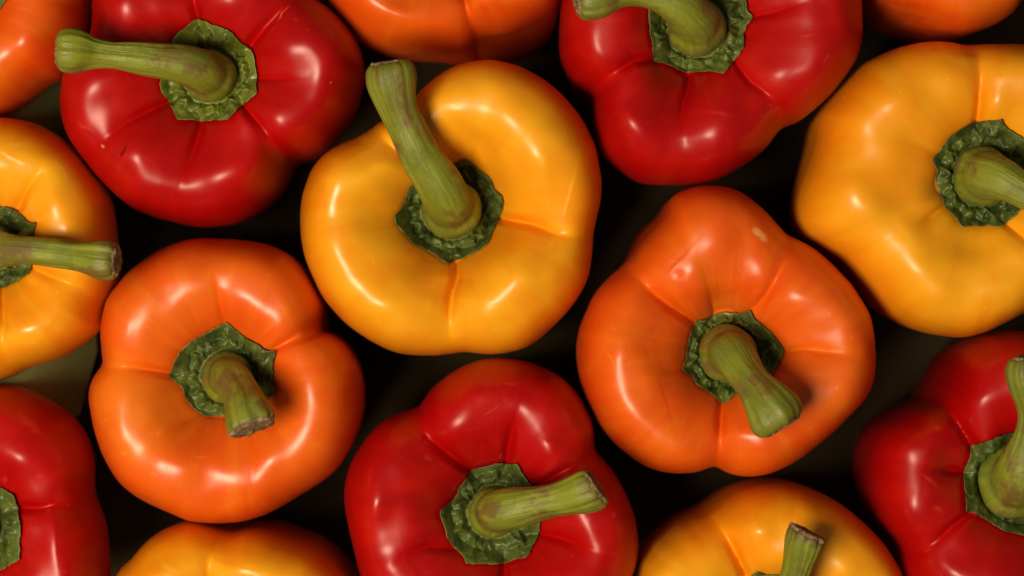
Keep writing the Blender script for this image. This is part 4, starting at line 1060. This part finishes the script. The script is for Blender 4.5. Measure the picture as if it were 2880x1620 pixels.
        furrows=((((3.64, 11.02), (9.0, 24.88), (12.09, 40.53)), 5.8, 8.96, 0.4, 0.1, 0), (((-11.61, -8.04), (-24.23, -15.47), (-35.91, -19.47)), 5.8, 8.96, 0.4, 0.1, 0), (((6.02, -12.81), (9.95, -24.97), (10.17, -38.19)), 2.9, 10.08, 0.2, 0.2, 0)),
        swells=((22.6, -15.63, 7.55, 5.66, -0.87, 1.14), (11.23, -27.47, 7.55, 5.66, -0.35, 1.14)),
        calyx=((17.23, -1.1), (16.0, -4.25), (13.68, -6.68), (12.22, -9.33), (11.07, -12.57), (8.18, -14.49), (4.41, -14.37), (1.07, -13.85), (-1.95, -14.32), (-5.35, -14.32), (-8.47, -12.11), (-10.88, -8.5), (-12.06, -5.87), (-13.64, -3.53), (-14.41, -0.47), (-13.36, 2.81), (-11.64, 5.58), (-10.26, 8.3), (-8.57, 11.27), (-5.79, 13.26), (-2.62, 13.46), (0.24, 13.21), (3.21, 13.75), (7.25, 13.36), (10.4, 11.04), (11.8, 7.9), (13.33, 5.1), (15.85, 2.25)),
        stem=((0.39, -0.21, 106.0, 6.02), (0.81, -0.94, 113.0, 6.03), (-1.32, -1.09, 118.95, 5.69), (-6.38, -0.7, 124.05, 4.67), (-12.19, -0.59, 127.45, 4.42), (-17.21, -0.87, 130.0, 5.57)),
        dome=(0.97, -0.52, 7.62),
        scars=(),
        at=(-163.83, 88.02),
        kind='orange',
        label='orange pepper in the top left corner beside the red one',
        cut=1,
        tipcut=(0, 0, 0),
        brown=0.25,
        light=0.0,
        ruffle=1.0,
        collar=0.0,
        ctint=0.0,
    ),
    dict(
        crest=111,
        dimple=98.0,
        equator=79.0,
        crest_at=0.66,
        round=2.4,
        foot=0.5,
        seed=154,
        skirts=((-1.22, 0.38, 6), (-0.79, 0.31, 5)),
        R=(38.1, 38.2, 38.4, 38.6, 38.8, 39.1, 39.3, 39.5, 39.6, 39.8, 39.9, 39.9, 39.9, 39.9, 39.9, 39.8, 39.6, 39.5, 39.3, 39.2, 39.0, 38.9, 38.8, 38.6, 38.5, 38.4, 38.3, 38.2, 38.1, 38.1, 38.0, 37.9, 37.9, 37.8, 37.8, 37.8, 37.8, 37.9, 38.0, 38.1, 38.3, 38.5, 38.8, 39.1, 39.4, 39.8, 40.1, 40.5, 40.9, 41.3, 41.7, 41.9, 42.0, 42.1, 42.0, 41.8, 41.7, 41.6, 41.6, 41.6, 41.7, 41.8, 41.8, 41.9, 41.8, 41.8, 41.8, 41.7, 41.8, 41.8, 41.9, 42.0, 42.0, 42.0, 41.9, 41.8, 41.7, 41.6, 41.5, 41.4, 41.2, 40.9, 40.5, 40.0, 39.3, 38.7, 38.0, 37.4, 36.8, 36.2, 35.6, 35.1, 34.5, 34.1, 33.8, 33.5, 33.2, 32.9, 32.6, 32.0, 31.2, 30.2, 30.4, 30.8, 31.2, 31.8, 32.4, 32.9, 33.4, 33.8, 34.3, 34.8, 35.3, 35.8, 36.3, 36.7, 36.9, 36.9, 37.0, 37.2, 37.4, 37.6, 37.7, 37.8, 37.8, 37.8, 37.9, 38.0),
        furrows=((((2.21, -12.3), (4.36, -20.07), (5.6, -26.3), (6.81, -32.41), (6.07, -35.81)), 6.52, 8.96, 0.4, 0.1, -1), (((-11.42, 7.37), (-23.33, 15.88), (-29.86, 24.79)), 5.8, 8.96, 0.4, 0.1, 0), (((11.29, 7.37), (21.86, 12.86), (34.08, 18.7)), 5.8, 8.96, 0.4, 0.1, 0)),
        swells=((-17.22, -24.99, 7.79, 3.29, -0.31, 1.42), (9.83, -20.48, 5.09, 3.29, 0.0, 1.33)),
        calyx=((14.67, -0.87), (13.38, -3.9), (11.52, -6.33), (10.78, -9.52), (9.24, -12.54), (6.05, -13.19), (2.88, -12.68), (0.11, -14.22), (-3.08, -15.02), (-5.79, -12.91), (-7.83, -10.32), (-10.54, -9.09), (-12.96, -7.1), (-13.17, -3.62), (-12.63, -0.32), (-13.22, 2.62), (-13.1, 6.01), (-10.69, 8.51), (-7.88, 9.7), (-5.81, 11.69), (-3.1, 13.37), (0.12, 12.92), (2.91, 11.85), (6.01, 11.67), (9.18, 10.8), (10.71, 8.4), (11.47, 5.43), (13.37, 2.51)),
        stem=((0.04, -0.25, 100.0, 5.73), (0.49, -0.52, 107.0, 5.75), (1.52, 1.09, 113.3, 5.28), (3.12, 4.55, 118.7, 4.45), (4.66, 9.09, 122.3, 4.14), (5.59, 12.55, 125.0, 5.3)),
        dome=(0.11, -0.62, 7.26),
        scars=(),
        at=(-18.24, 105.22),
        kind='orange',
        label='orange pepper at the top edge between the two red peppers',
        cut=1,
        tipcut=(0, 0, 0),
        brown=0.25,
        light=0.0,
        ruffle=1.0,
        collar=0.0,
        ctint=0.0,
    ),
    dict(
        crest=113,
        dimple=100.0,
        equator=81.0,
        crest_at=0.66,
        round=2.4,
        foot=0.5,
        seed=165,
        skirts=(),
        R=(36.0, 36.2, 36.3, 36.5, 36.6, 36.7, 36.8, 36.9, 37.0, 37.0, 37.1, 37.1, 36.9, 36.7, 36.5, 36.2, 36.0, 35.6, 35.3, 35.0, 34.6, 34.4, 34.1, 34.0, 33.8, 33.6, 33.5, 33.4, 33.3, 33.2, 33.1, 33.1, 33.0, 33.0, 33.0, 32.9, 33.0, 33.0, 33.0, 33.1, 33.3, 33.5, 33.6, 33.8, 34.0, 34.0, 34.0, 33.8, 33.4, 32.8, 32.1, 31.3, 30.4, 29.4, 28.2, 26.9, 25.5, 24.2, 22.9, 21.8, 20.6, 19.6, 18.6, 17.8, 17.1, 16.4, 15.9, 15.4, 15.1, 14.8, 14.6, 14.6, 14.6, 14.7, 15.0, 15.5, 16.1, 16.9, 18.0, 19.3, 20.9, 22.7, 24.4, 24.6, 24.6, 24.5, 24.6, 24.6, 24.7, 24.7, 24.8, 24.9, 25.2, 25.6, 25.9, 26.3, 26.8, 27.4, 28.1, 28.9, 29.6, 30.2, 30.8, 31.3, 31.6, 31.9, 32.2, 32.5, 32.8, 33.2, 33.6, 34.0, 34.3, 34.6, 34.6, 34.5, 34.5, 34.5, 34.7, 34.8, 34.9, 35.1, 35.2, 35.4, 35.5, 35.7, 35.8, 35.9),
        furrows=((((7.76, 5.77), (19.61, 12.17), (29.57, 17.64)), 5.8, 8.96, 0.4, 0.1, 0), (((-8.95, 5.77), (-16.43, 14.94), (-19.46, 24.64)), 5.8, 8.96, 0.4, 0.1, 0), (((-0.59, -10.25), (-1.88, -21.1), (-1.25, -31.4)), 2.17, 10.08, 0.2, 0.2, 0)),
        swells=(),
        calyx=((13.74, -0.93), (12.58, -4.11), (10.62, -6.56), (9.12, -9.31), (7.34, -12.66), (4.52, -14.76), (1.24, -14.75), (-1.65, -14.24), (-4.92, -14.84), (-8.3, -14.84), (-10.93, -12.9), (-12.26, -9.88), (-13.56, -7.24), (-15.56, -4.74), (-16.66, -1.62), (-15.51, 1.54), (-13.23, 4.29), (-10.81, 8.0), (-9.99, 10.52), (-7.63, 12.22), (-4.18, 12.34), (-0.92, 12.14), (2.12, 12.55), (5.44, 12.48), (8.3, 10.71), (10.28, 8.19), (11.45, 5.39), (12.97, 2.47)),
        stem=((-0.3, -0.25, 102.0, 5.86), (-0.64, -0.44, 109.0, 5.83), (0.48, 1.52, 115.3, 5.11), (3.76, 4.91, 120.7, 4.44), (7.28, 8.51, 124.3, 4.21), (10.23, 10.84, 127.0, 5.28)),
        dome=(-0.74, -0.63, 7.3),
        scars=(),
        at=(125.02, 105.85),
        kind='orange',
        label='orange pepper in the top right corner above the yellow one',
        cut=1,
        tipcut=(0, 0, 0),
        brown=0.25,
        light=0.0,
        ruffle=1.0,
        collar=0.0,
        ctint=0.0,
    ),
]

CUT = cut_material()
for p in PEPPERS:
    root = bpy.data.objects.new('bell_pepper', None)
    COL.objects.link(root)
    root.empty_display_size = 0.02
    root.location = (p['at'][0] * MM, p['at'][1] * MM, 0.0005)
    root['label'] = p['label']
    root['category'] = 'pepper'
    root['group'] = 'bell peppers packed on the table'
    make_body(p, root, skin_material(p))
    make_calyx(p, root, calyx_material(p))
    make_stem(p, root, stem_material(p), CUT)
